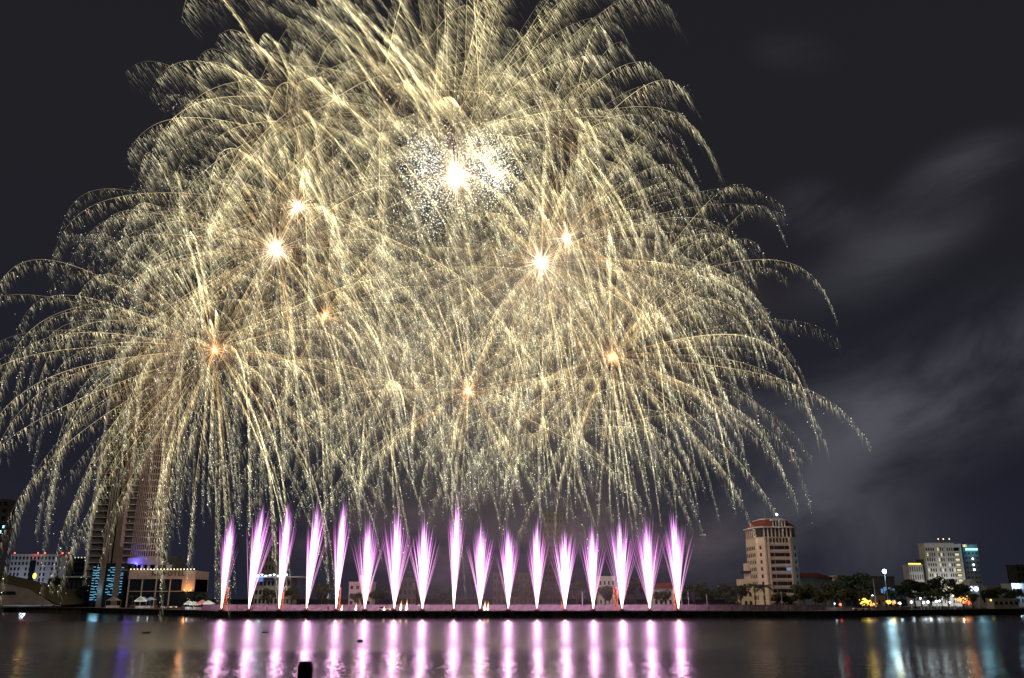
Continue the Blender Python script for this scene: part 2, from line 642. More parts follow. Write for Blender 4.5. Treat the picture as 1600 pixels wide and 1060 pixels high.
BURSTS = [
    # px, py, Y, reach m, trails, soft, bright, orange, core, label
    (712, 278, 292, 62, 40, 0.15, 0.8, 0, 2.0, 'firework with a blinding white crackling core high in the centre'),
    (465, 322, 318, 84, 96, 0.25, 0.9, 1, 0.9, 'golden willow firework with a small orange starburst core, upper left'),
    (432, 390, 306, 74, 100, 0.05, 0.9, 1, 1.3, 'golden willow firework with a bright white core, lower of the upper left pair'),
    (846, 410, 306, 80, 100, 0.05, 0.9, 1, 1.3, 'golden willow firework with a bright white core right of centre'),
    (885, 372, 322, 86, 96, 0.10, 0.9, 1, 0.6, 'golden willow firework with a faint pinkish core, just behind the bright right core'),
    (335, 548, 312, 86, 128, 0.00, 0.9, 1, 0.35, 'wide willow firework whose arms hang over the tall hotel tower'),
    (955, 560, 312, 81, 118, 0.00, 0.9, 1, 0.3, 'wide orange-hearted willow firework lowest on the right'),
    (732, 612, 306, 76, 82, 0.00, 0.75, 1, 0.3, 'small orange-hearted willow firework lowest in the centre'),
    (508, 492, 318, 76, 66, 0.00, 0.75, 1, 0.25, 'willow firework with a tiny orange core below the upper left pair'),
    (705, 215, 330, 132, 210, 0.85, 1.0, 0, 0.0, 'huge soft brush-like willow firework spraying up past the top edge'),
    (455, 175, 328, 68, 80, 0.85, 0.95, 0, 0.0, 'soft brush-like golden firework at the upper left edge of the display'),
    (870, 200, 328, 62, 74, 0.75, 0.95, 0, 0.0, 'soft brush-like golden firework at the upper right edge of the display'),
    (600, 130, 336, 80, 70, 0.85, 0.75, 0, 0.0, 'soft golden firework behind and left of the white crackling core'),
    (290, 510, 320, 50, 56, 0.00, 0.8, 0, 0.0, 'fine willow firework at the far left of the display'),
    (1015, 440, 320, 58, 64, 0.00, 0.85, 0, 0.0, 'fine willow firework at the far right of the display'),
    (600, 600, 326, 74, 62, 0.00, 0.7, 0, 0.0, 'fine willow firework low between the left and centre hearts'),
    (860, 640, 330, 66, 64, 0.00, 0.7, 0, 0.0, 'fine willow firework low between the centre and right hearts'),
    (690, 430, 334, 76, 60, 0.05, 0.7, 0, 0.0, 'fine willow firework directly below the white crackling core'),
    (300, 340, 330, 46, 44, 0.20, 0.8, 0, 0.0, 'small golden firework on the upper left rim of the display'),
]
for bi, (px, py, Y, R, n, soft, br, org, core, label) in enumerate(BURSTS):
    c = P(px, py, Y)
    root = empty('firework_burst', c)
    tag(root, label, 'firework', 'golden willow fireworks over the river')
    cn = np.array(c)
    k = 0.85 if soft < 0.5 else 0.72
    dirs = sphere_dirs(n, 0.08)
    if R > 100: dirs = dirs[(dirs[:, 2] > 0.12) & (dirs[:, 0] < 0.72) & (dirs[:, 0] > -0.75)]
    for d in dirs:
        sp = R * k * (0.80 + 0.32 * rng.random())
        T = 2.5 + 1.8 * rng.random() ** 1.2
        line = rng.random() < 0.10 and d[0] > -0.3
        if line: T += 1.5
        if d[2] < 0.1: T += 0.5
        if px < 420 and py > 380 and d[2] < 0.3: T += (1.5 if abs(d[0]) < 0.6 else 0) + 2.4 * rng.random() ** 0.7
        left = px < 420
        zmin = (0.5 + 42 * rng.random() ** 2) if left else (26 + 22 * rng.random())
        dens = (3.3 if soft < 0.5 else 4.6)
        # shells without a visible heart broke as a loose salvo, not at one point
        start = cn + (rng.normal(0, 7.0, 3) if core == 0 else rng.normal(0, 0.4, 3))
        got = make_trail(start, d * sp, k, T, zmin, soft, dens, br * (0.42 + 1.25 * rng.random() ** 2.2), org, line)
        if got is None: continue
        v, f, g = got
        mesh_obj('spark_trail', np_mesh('spark_trail', v - cn, f, M['spark'], g), root)
    if core > 0:
        # the flash at the break: a small white ball with short radiating needles
        nn = int(60 + 160 * core)
        d = rng.normal(0, 1, (nn, 3)); d /= np.linalg.norm(d, axis=1)[:, None]
        ln = (3 + 12 * rng.random(nn) ** 2) * (0.75 + 0.3 * core)
        wd = np.full(nn, 0.30)
        hot = np.array([1.0, 0.80, 0.55]) if core > 0.5 else np.array([1.1, 0.50, 0.20])
        cc = np.tile(hot * (0.25 + 0.2 * core), (nn, 1))
        v, f, g = needles(d * 0.3, d, ln, wd, cc, np.array([0.9, 0.42, 0.18]) * 0.22)
        r0 = 0.05 + 0.5 * core
        bv, bf, bgc = dots(np.zeros((1, 3)), np.array([r0]), np.array([[6.0, 5.0, 4.0]]) * (1.0 if core > 0.5 else 0.18))
        v, f, g = merge([(v, f, g), (bv, bf, bgc)])
        mesh_obj('burst_core', np_mesh('burst_core', v, f, M['spark'], g), root)
    if bi == 0:
        # crackling cloud of white stars, thickest in two lobes beside the core
        cl = []
        for (ox, oz, sx, sz, nn) in ((-11.5, 7, 4.2, 7, 1000), (11.5, 6, 5.5, 6.0, 1300), (0, 6, 14, 9, 1500), (16, -1, 3, 2.5, 500), (-9, -8, 4, 8, 500), (4, 2, 20, 17, 1000)):
            cl.append(np.stack([ox + rng.normal(0, sx, nn), rng.normal(0, 6, nn), oz + rng.normal(0, sz, nn)], 1))
        q = np.concatenate(cl)
        r = 0.10 + 0.12 * rng.random(len(q)) ** 2
        cc = WHITE * (0.4 + 1.0 * rng.random(len(q)))[:, None]
        v, f, g = dots(q, r, cc)
        o = mesh_obj('crackle_stars', np_mesh('crackle_stars', v, f, M['spark'], g), root)
        o['kind'] = 'stuff'
    add_light('burst_light', (0, 0, 0), (1.0, 0.80, 0.52), 45000 * (0.4 + core), 4.0, root)

# ------------------------------------------------------------------ pink fountains on the pontoon
FX = [346, 389, 436, 479, 525, 570, 616, 660, 709, 750, 794, 839, 883, 927, 972, 1015, 1060]
FH = [815, 795, 795, 797, 792, 820, 805, 820, 790, 825, 832, 825, 835, 830, 820, 820, 810]
FW = [11, 17, 13, 15, 12, 20, 20, 22, 12, 19, 19, 17, 24, 17, 24, 21, 20]
FL = [0.3, 0.75, 0.25, 0.65, 0.25, 0.05, 0.0, 0.0, 0.15, 0.05, 0, 0.05, 0.05, 0.0, 0.05, 0.05, 0.05]   # lean to the right
ORD = ['first', 'second', 'third', 'fourth', 'fifth', 'sixth', 'seventh', 'eighth', 'ninth', 'tenth', 'eleventh', 'twelfth', 'thirteenth', 'fourteenth', 'fifteenth', 'sixteenth', 'last']
FSHAPE = ['short narrow', 'tall wind-bent', 'tall narrow', 'tall leaning', 'very slim tall', 'broad fanned', 'broad bushy', 'broad fanned', 'slim tall straight', 'medium fanned', 'medium fanned', 'compact', 'widest fanned', 'compact short', 'wide tall', 'wide', 'wide bushy']
FY = 303.2
for i, (px, top, hw, lean) in enumerate(zip(FX, FH, FW, FL)):
    base = Vector((X(px, FY, 3), FY, 2.9))
    root = empty('firework_fountain', base)
    tag(root, '%s pink spark fountain, %s from the left along the quay' % (FSHAPE[i], ORD[i]), 'firework', 'pink spark fountains along the quay')
    H = Z(top - 4, FY) - base.z
    wmax = hw * 0.25
    ns = 96
    parts = []
    for j in range(ns):
        rr = abs(rng.normal(0, 0.5)) if j % 3 else rng.random() * 1.15
        rr = min(rr, 1.2)
        a = rng.random() * 2 * math.pi
        dx, dy = math.cos(a) * rr, math.sin(a) * rr
        h = H * (1.0 - 0.14 * rr ** 1.3) * (0.84 + 0.22 * rng.random())
        if rng.random() < 0.07: h *= 1.15
        n = 22
        t = np.linspace(0, 1, n)
        sway = lean * 0.085 * H
        spread = wmax * 1.05 * (t ** 1.08)
        bend = rng.normal(0, 0.25) * t ** 3
        p = np.stack([dx * spread * 1.05 + sway * t ** 1.3 + bend, dy * spread, h * (t - 0.05 * rr * t ** 4)], 1)
        w = np.interp(t, [0, .06, .3, .75, 1], [0.12, 0.24, 0.44, 0.30, 0.02]) * (0.75 + 0.5 * rng.random()) * (1.0 - 0.35 * min(rr, 1))
        inner = np.clip(1 - rr * 1.25, 0, 1)
        basec = np.array([4.5, 2.2, 1.1])
        midc = np.array([4.4, 2.7, 4.4]) * inner + np.array([2.2, 0.98, 1.98]) * (1 - inner)
        hi = np.array([2.6, 1.2, 2.7]) * inner + np.array([1.7, 0.42, 1.6]) * (1 - inner)
        tipc = np.array([1.1, 0.45, 1.25])
        c = np.empty((n, 3))
        for q in range(3):
            c[:, q] = np.interp(t, [0, .12, .3, .58, .8, 1], [basec[q], basec[q] * .5 + midc[q] * .5 + .3, midc[q], midc[q], hi[q], tipc[q]])
        parts.append(ribbon(p + np.array(base), w, c * 0.105 * (0.8 + 0.4 * rng.random())))
    # solid white heart of the jet
    n = 26; t = np.linspace(0, 0.74, n)
    p = np.stack([lean * 0.085 * H * t ** 1.3, 0 * t, H * t], 1)
    w = np.interp(t, [0, .05, .35, .52, .74], [0.2, 0.45, wmax * 0.22, wmax * 0.20, 0.05])
    c = np.array([1.6, 1.15, 1.6]) * np.ones((n, 1)); c[:3] = [[2.2, 1.3, .7], [2.6, 1.8, 1.2], [3, 2.4, 2.1]]
    v, f, g = merge(parts)
    mesh_obj('spark_jet', np_mesh('spark_jet', v - np.array(base), f, M['fount'], g), root)
    v, f, g = ribbon(p + np.array(base), w, c)
    mesh_obj('white_core', np_mesh('white_core', v - np.array(base), f, M['fount'], g), root)
    add_light('fountain_light', (lean * 1.0, -0.5, H * 0.35), (1.0, 0.24, 0.86), 1100, 1.2, root)
    # mortar rack at its foot
    mr = empty('mortar_rack', (base.x, FY, 2.15))
    tag(mr, 'launcher box at the foot of the %s pink fountain from the left' % ORD[i], 'firework launcher', 'launcher boxes under the pink fountains')
    b = MB(); b.box(-.8, .8, -.5, .5, 0, .35); b.build('base_box', M['dgrey'], mr)
    b = MB()
    for q in range(3): b.tube([((q - 1) * .45, 0, .355), ((q - 1) * .45, 0, .9)], .15, 8)
    b.build('launch_tube', M['metal'], mr)

# ------------------------------------------------------------------ smoke
def smoke(name, loc, rad, dens, label, scale, col, thr=0.45):
    m = mat_new('smoke volume')
    t = m.node_tree
    out = N(t, 'ShaderNodeOutputMaterial')
    pv = N(t, 'ShaderNodeVolumePrincipled')
    pv.inputs['Color'].default_value = (*col, 1)
    pv.inputs['Anisotropy'].default_value = 0.2
    tcn = N(t, 'ShaderNodeTexCoord')
    ln = N(t, 'ShaderNodeVectorMath', operation='LENGTH')
    t.links.new(tcn.outputs['Object'], ln.inputs[0])
    fall = N(t, 'ShaderNodeMapRange')
    fall.interpolation_type = 'SMOOTHSTEP'
    fall.inputs['From Min'].default_value = 1.0; fall.inputs['From Max'].default_value = 0.25
    t.links.new(ln.outputs['Value'], fall.inputs['Value'])
    nn = N(t, 'ShaderNodeTexNoise', Scale=scale, Detail=3.0, Roughness=0.55)
    t.links.new(tcn.outputs['Object'], nn.inputs['Vector'])
    rr = ramp(t, [(thr, (0.12,) * 3), (thr + 0.25, (1,) * 3)])
    t.links.new(nn.outputs['Fac'], rr.inputs['Fac'])
    a = N(t, 'ShaderNodeMath', operation='MULTIPLY'); b = N(t, 'ShaderNodeMath', operation='MULTIPLY')
    t.links.new(fall.outputs[0], a.inputs[0]); t.links.new(rr.outputs['Color'], a.inputs[1])
    t.links.new(a.outputs[0], b.inputs[0]); b.inputs[1].default_value = dens
    t.links.new(b.outputs[0], pv.inputs['Density'])
    t.links.new(pv.outputs[0], out.inputs['Volume'])
    mb = MB(); mb.ball((0, 0, 0), 1.0, 24, 12)
    o = mb.build(name, m, None, loc)
    o.scale = rad
    tag(o, label, 'smoke', None, 'stuff')
    return o


smoke('smoke', (-5, 350, 112), (150, 42, 105), 0.008, 'thin grey smoke drifting behind the golden fireworks', 2.2, (0.8, 0.8, 0.85))
smoke('smoke', (10, 330, 22), (125, 22, 36), 0.026, 'purple-lit low smoke behind the pink fountains', 3.0, (0.8, 0.75, 0.85))
#--PART2--
# ------------------------------------------------------------------ buildings


def quad_box(p, ux, n, w, h, t):
    """matrix for a wall-mounted box"""
    return None


_wcache = {}


def wall_boxes(parent, name, pts, rot, w, h, mat, t=0.16, cap=100, base=None):
    """one part per box; pts in the parent's space, rot about z; all share one mesh; past the cap the rest is one stuff part"""
    key = (name, round(w, 3), round(h, 3), t, mat.name)
    if key not in _wcache:
        _wcache[key] = MB().box(-w / 2, w / 2, -t / 2, t / 2, 0, h).mesh(name, mat)
    me = _wcache[key]
    n0 = sum(1 for c in parent.children if c.name.split('.')[0] == name)
    room = max(0, cap - n0)
    for p in pts[:room]:
        o = mesh_obj(name, me, parent, p)
        o.rotation_euler = (0, 0, rot)
    rest = pts[room:]
    if rest:
        b = MB()
        for p in rest:
            Mx = Matrix.Translation(p) @ Matrix.Rotation(rot, 4, 'Z')
            b.box(-w / 2, w / 2, -t / 2, t / 2, 0, h, Mx)
        o = b.build(name, mat, parent)
        o['kind'] = 'stuff'


def face_grid(a, b, cols, z0, dz, rows):
    """points along the wall from a to b (xy) at fractions cols, sills from z0 in steps dz"""
    a = Vector(a); b = Vector(b)
    return [(a.x + (b.x - a.x) * c, a.y + (b.y - a.y) * c, z0 + dz * r) for r in range(rows) for c in cols]


def ang(a, b):
    return math.atan2(b[1] - a[1], b[0] - a[0])


# --- peach office tower with red roof, right of the fireworks
def peach_tower():
    Y = 372
    xc = X(1225, Y)
    r = empty('office_tower', (xc, Y, 2.0))
    tag(r, 'peach twelve storey office tower with red hipped roof right of the fireworks', 'building')
    H = Z(827, Y) - 2.0          # eaves of the shaft
    wF = 11.2; ch = 3.2; dp = 17.0
    foot = [(-wF / 2 - 0.4, 0), (wF / 2, 0), (wF / 2 + ch, ch), (wF / 2 + ch, dp), (-wF / 2 - ch, dp), (-wF / 2 - ch, ch)]
    hs = H * 0.90
    MB().prism(foot, 0, hs).build('wall', M['cream'], r)
    fh = hs / 10.0
    # string courses
    b = MB()
    for k in range(1, 11):
        f2 = [(x * 1.02, -0.16 if y == 0 else y) for x, y in foot]
        b.prism(f2, k * fh - 0.22, k * fh + 0.02)
    b.build('string_course', M['cream2'], r)
    b = MB()
    for x in (-wF / 2 - 0.2, -wF / 2 + 1.2, wF / 2 - 1.0):
        b.box(x - 0.35, x + 0.35, -0.3, 0.2, 0.01, hs - .25)
    b.build('pilaster', M['cream2'], r)
    rows = 8
    z0 = fh * 1.25
    wall_boxes(r, 'window', [(x, -0.03, z0 + fh * k) for k in range(rows) for x in (-3.3, 3.3)], 0, 1.9, fh * 0.5, M['glass'])
    wall_boxes(r, 'window_band', [(0.05, -0.03, z0 + fh * k) for k in range(rows)], 0, 4.2, fh * 0.5, M['glass'])
    a, bb = foot[1], foot[2]
    wall_boxes(r, 'window', face_grid(a, bb, (0.5,), z0, fh, rows), ang(a, bb), 1.1, fh * 0.5, M['glass'])
    a, bb = (-wF / 2 - ch, ch), (-wF / 2 - 0.4, 0)
    wall_boxes(r, 'window', face_grid(a, bb, (0.5,), z0, fh, rows), ang(a, bb), 0.9, fh * 0.5, M['glass'])
    a, bb = (-wF / 2 - ch, dp), (-wF / 2 - ch, ch)
    wall_boxes(r, 'window', face_grid(a, bb, (0.12, 0.3, 0.48, 0.66, 0.84), z0, fh, rows), ang(a, bb), 1.25, fh * 0.52, M['glass'])
    wall_boxes(r, 'window', [(-wF / 2 + 0.9 + 1.35 * k, -0.03, z0 + fh * 8 - .1) for k in range(8)], 0, 0.75, fh * 0.62, M['glass'])
    # lit blue window
    MB().box(2.4, 4.2, -0.16, 0, z0 + fh * 4.02, z0 + fh * 4.45).build('lit_window', M['winb'], r)
    # set-back gallery under the roof, columns and eaves
    f3 = [(x * 0.93, y + 0.6 if y < 5 else y - 0.8) for x, y in foot]
    MB().prism(f3, hs, H + .6).build('gallery', M['glass'], r)
    b = MB()
    for x in np.linspace(-wF / 2 - .2, wF / 2 - .1, 8):
        b.box(x - 0.22, x + 0.22, 0.1, 0.5, hs + 0.03, H + .6)
    for y in np.linspace(ch + .5, dp - .5, 6):
        b.box(-wF / 2 - ch + .1, -wF / 2 - ch + .5, y - .22, y + .22, hs + .03, H + .6)
        b.box(wF / 2 + ch - .5, wF / 2 + ch - .1, y - .22, y + .22, hs + .03, H + .6)
    b.build('column', M['cream2'], r)
    ev = [(x * 1.06, y - 0.7 if y < 5 else y + 0.7) for x, y in foot]
    MB().prism(ev, H + .603, H + 1.1).build('eaves', M['white'], r)
    tp = [(x * 0.62, y * 0.72 + 2.9) for x, y in foot]
    rf = MB().prism([(x * 1.03, y - 0.4 if y < 5 else y + 0.3) for x, y in foot], H + 1.103, H + 4.2, tp).build('roof', M['tile'], r)
    MB().prism([(x * 0.66, y * 0.76 + 2.5) for x, y in foot], H + 4.203, H + 4.6).build('roof_cap', M['white'], rf)
    b = MB()
    for x in (-1.9, -0.65, 0.65, 1.9, 3.1): b.box(x - .2, x + .2, -.55, -.2, H + 1.15, H + 3.5)
    b.box(-2.3, 3.5, -.7, 2.2, H + 3.503, H + 4.0)
    b.build('dormer_frame', M['white'], rf)
    MB().box(-2.1, 3.3, -.18, 2.2, H + 1.15, H + 3.5).build('dormer_glass', M['glass'], rf)
    b = MB(); b.tube([(-3, 6, H + 4.6), (-3, 6, H + 8)], 0.08, 5); b.tube([(2.6, 7, H + 4.6), (2.6, 7, H + 6.6)], .08, 5)
    b.build('antenna', M['metal'], r)
    MB().ball((2.6, 7, H + 6.7), 0.5, 8, 5).build('roof_lamp', M['lampw'], r)
    MB().box(-wF / 2 + .3, wF / 2 - .3, -1.2, 0, 0, fh * 0.9).build('entrance_canopy', M['brown'], r)
    wall_boxes(r, 'window', [(x, -1.23, .8) for x in (-3.6, -1.2, 1.2, 3.6)], 0, 1.6, fh * 0.5, M['glass'])
    r.rotation_euler.z = math.radians(2)
    # stepped wing on its left
    w = empty('office_annex', (X(1177, Y + 12), Y + 12, 2))
    tag(w, 'pale stepped annex with curved balconies left behind the peach tower', 'building')
    h1, h2 = Z(905, Y + 12) - 2, Z(880, Y + 12) - 2
    MB().prism([(-4.2, 0), (4.5, 0), (4.5, 9), (-4.2, 9)], 0, h1).build('wall', M['cream'], w)
    MB().prism([(-1.0, 1), (4.5, 1), (4.5, 8), (-1.0, 8)], h1 + .01, h2).build('upper_wall', M['cream'], w)
    MB().box(-2.4, 4.5, .4, 8.6, h1 + 2.4, h1 + 3.4).build('dark_band', M['glass'], w)
    wall_boxes(w, 'window', [(x, -0.03, z) for z in (1.5, 5, 8.5) for x in (-3, -1, 1, 3)], 0, 1.0, 1.6, M['glass'])


peach_tower()


def block(name, label, px0, px1, ptop, Y, depth, mat, cols=0, rows=0, ww=0.5, wh=0.5, cat='building', wmat=None, lit=(), z0=1.0, group=None, side=0):
    """a flat-roofed block: wall, parapet, windows; front face towards the river"""
    x0, x1 = X(px0, Y), X(px1, Y)
    H = Z(ptop, Y) - 2.0
    W_ = x1 - x0
    r = empty(name, ((x0 + x1) / 2, Y, 2.0))
    tag(r, label, cat, group)
    MB().box(-W_ / 2, W_ / 2, 0, depth, 0, H).build('wall', mat, r)
    b = MB()
    b.box(-W_ / 2 - .15, W_ / 2 + .15, -.15, .25, H + .003, H + .7); b.box(-W_ / 2 - .15, W_ / 2 + .15, depth - .25, depth + .15, H + .003, H + .7)
    b.box(-W_ / 2 - .15, -W_ / 2 + .25, .25, depth - .25, H + .003, H + .7); b.box(W_ / 2 - .25, W_ / 2 + .15, .25, depth - .25, H + .003, H + .7)
    b.build('parapet', mat, r)
    if cols:
        dx = W_ / cols; dz = (H - z0) / rows
        pts = [(-W_ / 2 + dx * (c + .5), -0.03, z0 + dz * (k + .25)) for k in reversed(range(rows)) for c in range(cols)]
        lits = [p for i, p in enumerate(pts) if i in lit]
        dark = [p for i, p in enumerate(pts) if i not in lit]
        wall_boxes(r, 'window', dark, 0, dx * ww, dz * wh, wmat or M['glass'], cap=90)
        if lits: wall_boxes(r, 'lit_window', lits, 0, dx * ww, dz * wh, M['winy'])
        if side:
            ns = max(2, int(depth / 4))
            pts = [(W_ / 2 * side, depth * (c + .5) / ns, z0 + dz * (k + .25)) for k in range(rows) for c in range(ns)]
            wall_boxes(r, 'window', pts, math.pi / 2, depth / ns * .45, dz * wh, wmat or M['glass'], cap=90)
    return r, W_, H


# --- left: white block with red roof lights
r, w, h = block('apartment_block', 'white block with five red roof lights, far left', 6, 82, 868, 560, 10, M['bluewhite'], 0)
dx = w / 13
pts = []
for k in range(7):
    for c in range(13):
        if c in (3, 6, 7, 10) and k > 1: continue
        pts.append((-w / 2 + dx * (c + .5), -.03, h - 2.6 - 3.3 * k))
wall_boxes(r, 'window', [p for p in pts if p[2] > 1], 0, 1.15, 1.9, M['glass'])
MB().box(-w / 2 + dx * 5.4, -w / 2 + dx * 7, -.16, 0, 6, h - 3).build('stair_glazing', M['glassb'], r)
MB().box(w / 2 + .01, w / 2 + 4.6, 1, 9, 0, h - .4).build('end_wall', M['mauve'], r)
for px in (10, 47, 58, 86, 96):
    x = X(px, 560) - r.location.x
    b = MB().tube([(x, .5, h - .6), (x, .5, h + 1.2)], .08, 5).build('beacon_mast', M['metal'], r)
    MB().ball((x, .5, h + 1.4), .42, 8, 5).build('beacon_lamp', M['lampr'], b)
add_light('beacon_light', (0, -2, h + 2), (1, .1, .05), 350, 1, r)
for q in (-.3, .3): add_light('facade_light', (w * q, -22, 4), (.72, .82, 1.0), 5200, 2, r)  # unseen cool lamps added out front to brighten the block, standing in for city light
tl = tag(MB().ball((0, 0, 0), 1.0, 10, 6, (1, 1, 1.7)).build('tree_floodlight', M['lampy'], None, P(54, 900, 540)), 'yellow-green floodlight glow in front of the white block', 'lamp')
tl['label'] = 'tall oval yellow light in front of the white block'
add_light('flood', (0, -3, 0), (1.0, .85, .3), 500, .6, tl)

r, w, h = block('glass_office', 'dark glass office block between the white block and the hotel tower', 105, 140, 873, 540, 16, M['glassb'], 12, 8, .8, .35, wmat=M['dgrey'])
wall_boxes(r, 'roof_light', [(-w / 2 + 1 + k * 2.0, -.2, h + .3) for k in range(6)], 0, .7, .6, M['winw'])
MB().box(w / 2 - 3, w / 2 - 1.0, -.2, 0, h * .45, h * .85).build('lit_stair', M['cyanled'], r)
r, w, h = block('glass_pavilion', 'low dark flat-roofed pavilion below the dark glass office', 98, 126, 905, 470, 14, M['dgrey'], 4, 2, .8, .6)
MB().box(-w / 2 - 3, w / 2 + 3, -2.5, 15, h + .71, h + 1.4).build('roof_slab', M['bluewhite'], r)

r, w, h = block('dark_high_rise', 'unlit dark high-rise cut by the left edge of the photo', -90, -12, 782, 560, 8, M['dgrey'], 8, 14, .6, .5)
wall_boxes(r, 'teal_light', [(w / 2 - 2.2, -.2, h * .68), (w / 2 - .8, -.2, h * .73)], 0, 1.0, 1.6, M['signc'])

# --- sloping concrete and grass ramp at the left bank
r = empty('ramp_building', (X(40, 445), 445, 2.0))
tag(r, 'low concrete building with a sloping lawn roof on the left bank', 'building')
sc = 445 / 1400.0


def rp(px, py, y=0.0):
    p = P(px, py, 445 + y)
    return (p.x - r.location.x, y, p.z - 2.0)


def slab(name, pl, d, mat):
    b = MB(); n = len(pl)
    f = [rp(x, y) for x, y in pl]
    bk = [(p[0], d, p[2]) for p in f]
    b.v += f + bk
    b.f += [tuple(range(n)), tuple(reversed(range(n, 2 * n)))]
    for i in range(n): j = (i + 1) % n; b.f.append((i, n + i, n + j, j))
    return b.build(name, mat, r)


slab('side_wall', [(-60, 946), (86, 946), (46, 921), (-60, 897)], 10, M['grey'])
b = MB()
for (xa, ya), (xb, yb) in (((-60, 896.4), (46, 920.2)), ((46, 920.2), (92, 946))):
    p, q = rp(xa, ya), rp(xb, yb)
    b.poly([p, q, (q[0] + 6, 24, q[2] + .8), (p[0] + 6, 24, p[2] + .8)])
b.build('lawn_roof', M['grass'], r)
slab('recess', [(-60, 930), (26, 930), (24, 924.5), (-60, 922)], .01, M['glassb']).location.y = -.06
b = MB(); b.box(-30, -2.5, -1.0, -.1, 1.0, 1.25); b.build('ledge', M['grey'], r)
tag(MB().prism([(X(-60, 436), 432), (X(14, 436), 432), (X(34, 436), 440), (X(-60, 436), 443)], 2.01, 2.6,
               [(X(-60, 436), 436), (X(8, 436), 436), (X(20, 436), 440), (X(-60, 436), 443)]).build('lawn', M['grass']), kind='structure')


# --- tall hotel tower
def hotel_tower():
    Y = 470
    xo = X(195, Y, 60)
    r = empty('hotel_tower', (xo, Y, 2.0))
    tag(r, 'very tall hotel tower with balconies and a curved lattice front behind the left fireworks', 'building')
    Ht = Z(540, Y) - 2.0
    fh = 3.35
    def lx(px, z=40): return X(px, Y, z) - xo
    # x positions measured at py 840 (z ~ 40)
    xs = {k: lx(k) for k in (141, 164, 168, 176, 186, 195, 207, 253)}
    zb = Z(890, Y) - 2
    n = int((Ht - zb) / fh)
    # balcony wings: dark core with slabs and rails
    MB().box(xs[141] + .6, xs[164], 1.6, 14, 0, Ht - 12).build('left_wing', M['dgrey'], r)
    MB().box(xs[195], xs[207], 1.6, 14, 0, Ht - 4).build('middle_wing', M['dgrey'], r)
    wall_boxes(r, 'balcony', [((xs[141] + xs[164]) / 2, .8, zb + fh * k) for k in range(n - 3)], 0, xs[164] - xs[141], .28, M['bluewhite'], t=1.9)
    wall_boxes(r, 'balcony_rail', [((xs[141] + xs[164]) / 2, -.05, zb + fh * k + .95) for k in range(n - 3)], 0, xs[164] - xs[141], .12, M['metal'], t=.1)
    wall_boxes(r, 'balcony', [((xs[195] + xs[207]) / 2, .8, zb + fh * k) for k in range(n)], 0, xs[207] - xs[195], .5, M['mauve'], t=1.9)
    MB().box(xs[141] - .3, xs[141] + .3, -.2, 14, 0, Ht - 11).build('edge_fin', M['bluewhite'], r)
    b = MB()
    for px in (164.5, 168, 172, 176):
        x = lx(px); b.box(x, x + .55, -.6, 3, 0, Ht - 2)
    b.build('vertical_fin', M['grey'], r)
    MB().box(lx(164.2), lx(180), 1.0, 14, 0, Ht - 1).build('service_core', M['glassb'], r)
    MB().box(lx(183), lx(191), -1.2, 14, 0, Ht).build('brown_column', M['brown'], r)
    MB().box(lx(191.2), lx(193.5), -.8, 3, 0, Ht - 1).build('pale_column', M['mauve'], r)
    # curved lattice facade
    x0, x1 = xs[207], xs[253]
    xm = (x0 + x1) / 2; hw = (x1 - x0) / 2
    def arc(u): return (xm + hw * u, 2.8 * u * u - 1.5)
    us = np.linspace(-1, 1, 15)
    z1 = Z(872, Y) - 2
    foot = [(arc(u)[0], arc(u)[1] + .45) for u in us] + [(x1, 7), (x0, 7)]
    MB().prism(foot, z1, Ht + 6).build('curved_body', M['glass'], r)
    b = MB()
    for i, u in enumerate(us):
        x, y = arc(u)
        b.box(x - .22, x + .22, y - .05, y + .44, z1, Ht + 6)
    b.build('mullion', M['mauve'], r)
    nf = int((Ht + 6 - z1) / fh)
    fl = []
    b0 = MB()
    for u0, u1 in zip(us, us[1:]):
        (xa, ya), (xb, yb) = arc(u0), arc(u1)
        b0.poly([(xa, ya - .12, 0), (xb, yb - .12, 0), (xb, yb - .12, .85), (xa, ya - .12, .85)])
        b0.poly([(xa, ya - .12, .85), (xb, yb - .12, .85), (xb, yb + .43, .85), (xa, ya + .43, .85)])
        b0.poly([(xa, ya + .43, 0), (xb, yb + .43, 0), (xb, yb - .12, 0), (xa, ya - .12, 0)])
    me = b0.mesh('floor_band', M['mauve'])
    for k in range(nf + 1): mesh_obj('floor_band', me, r, (0, 0, z1 + fh * k))
    MB().box(x0, x1, -1.7, 15, z1 - 3.5, z1 - .01).build('transfer_beam', M['mauve'], r)
    # colonnade storey above the podium
    zp = Z(890, Y) - 2
    MB().box(x0 + .5, x1 + 2, 2, 15, zp - 20, z1 - 3.51).build('lobby_glass', M['glassb'], r)
    b = MB()
    for px in (205, 212, 222, 232, 244, 262, 266):
        x = lx(px, 20); b.box(x - .6, x + .6, -1, .2, zp - 3, z1 - 3.51)
    b.build('lobby_column', M['white'], r)
    MB().box(lx(234, 20), lx(240, 20), 1.8, 2.0, zp, z1 - 7).build('lit_window', M['winy'], r)
    MB().box(lx(253, 20) + .01, lx(270, 20), 2, 15, 0, z1 + 1).build('side_block', M['dgrey'], r)
    x = lx(213, 20)
    MB().box(x - .25, x + .25, -1.2, -1.02, zp, z1 - 5).build('blue_light_tube', M['lampb'], r)
    MB().ball((x + .5, -2.5, zp + 2.5), .9, 8, 6).build('blue_lamp', M['lampb'], r)
    add_light('blue_light', (x, -4, zp + 3), (.1, .1, 1), 1500, .8, r)
    # podium
    Yp = 448
    p = empty('hotel_podium', (X(249, Yp), Yp, 2.0))
    tag(p, 'wide hotel podium with lettering, bulbs along its roof edge and an orange-lit corner', 'building')
    xa, xb = X(196, Yp) - p.location.x, X(301, Yp) - p.location.x
    xo2 = X(281, Yp) - p.location.x
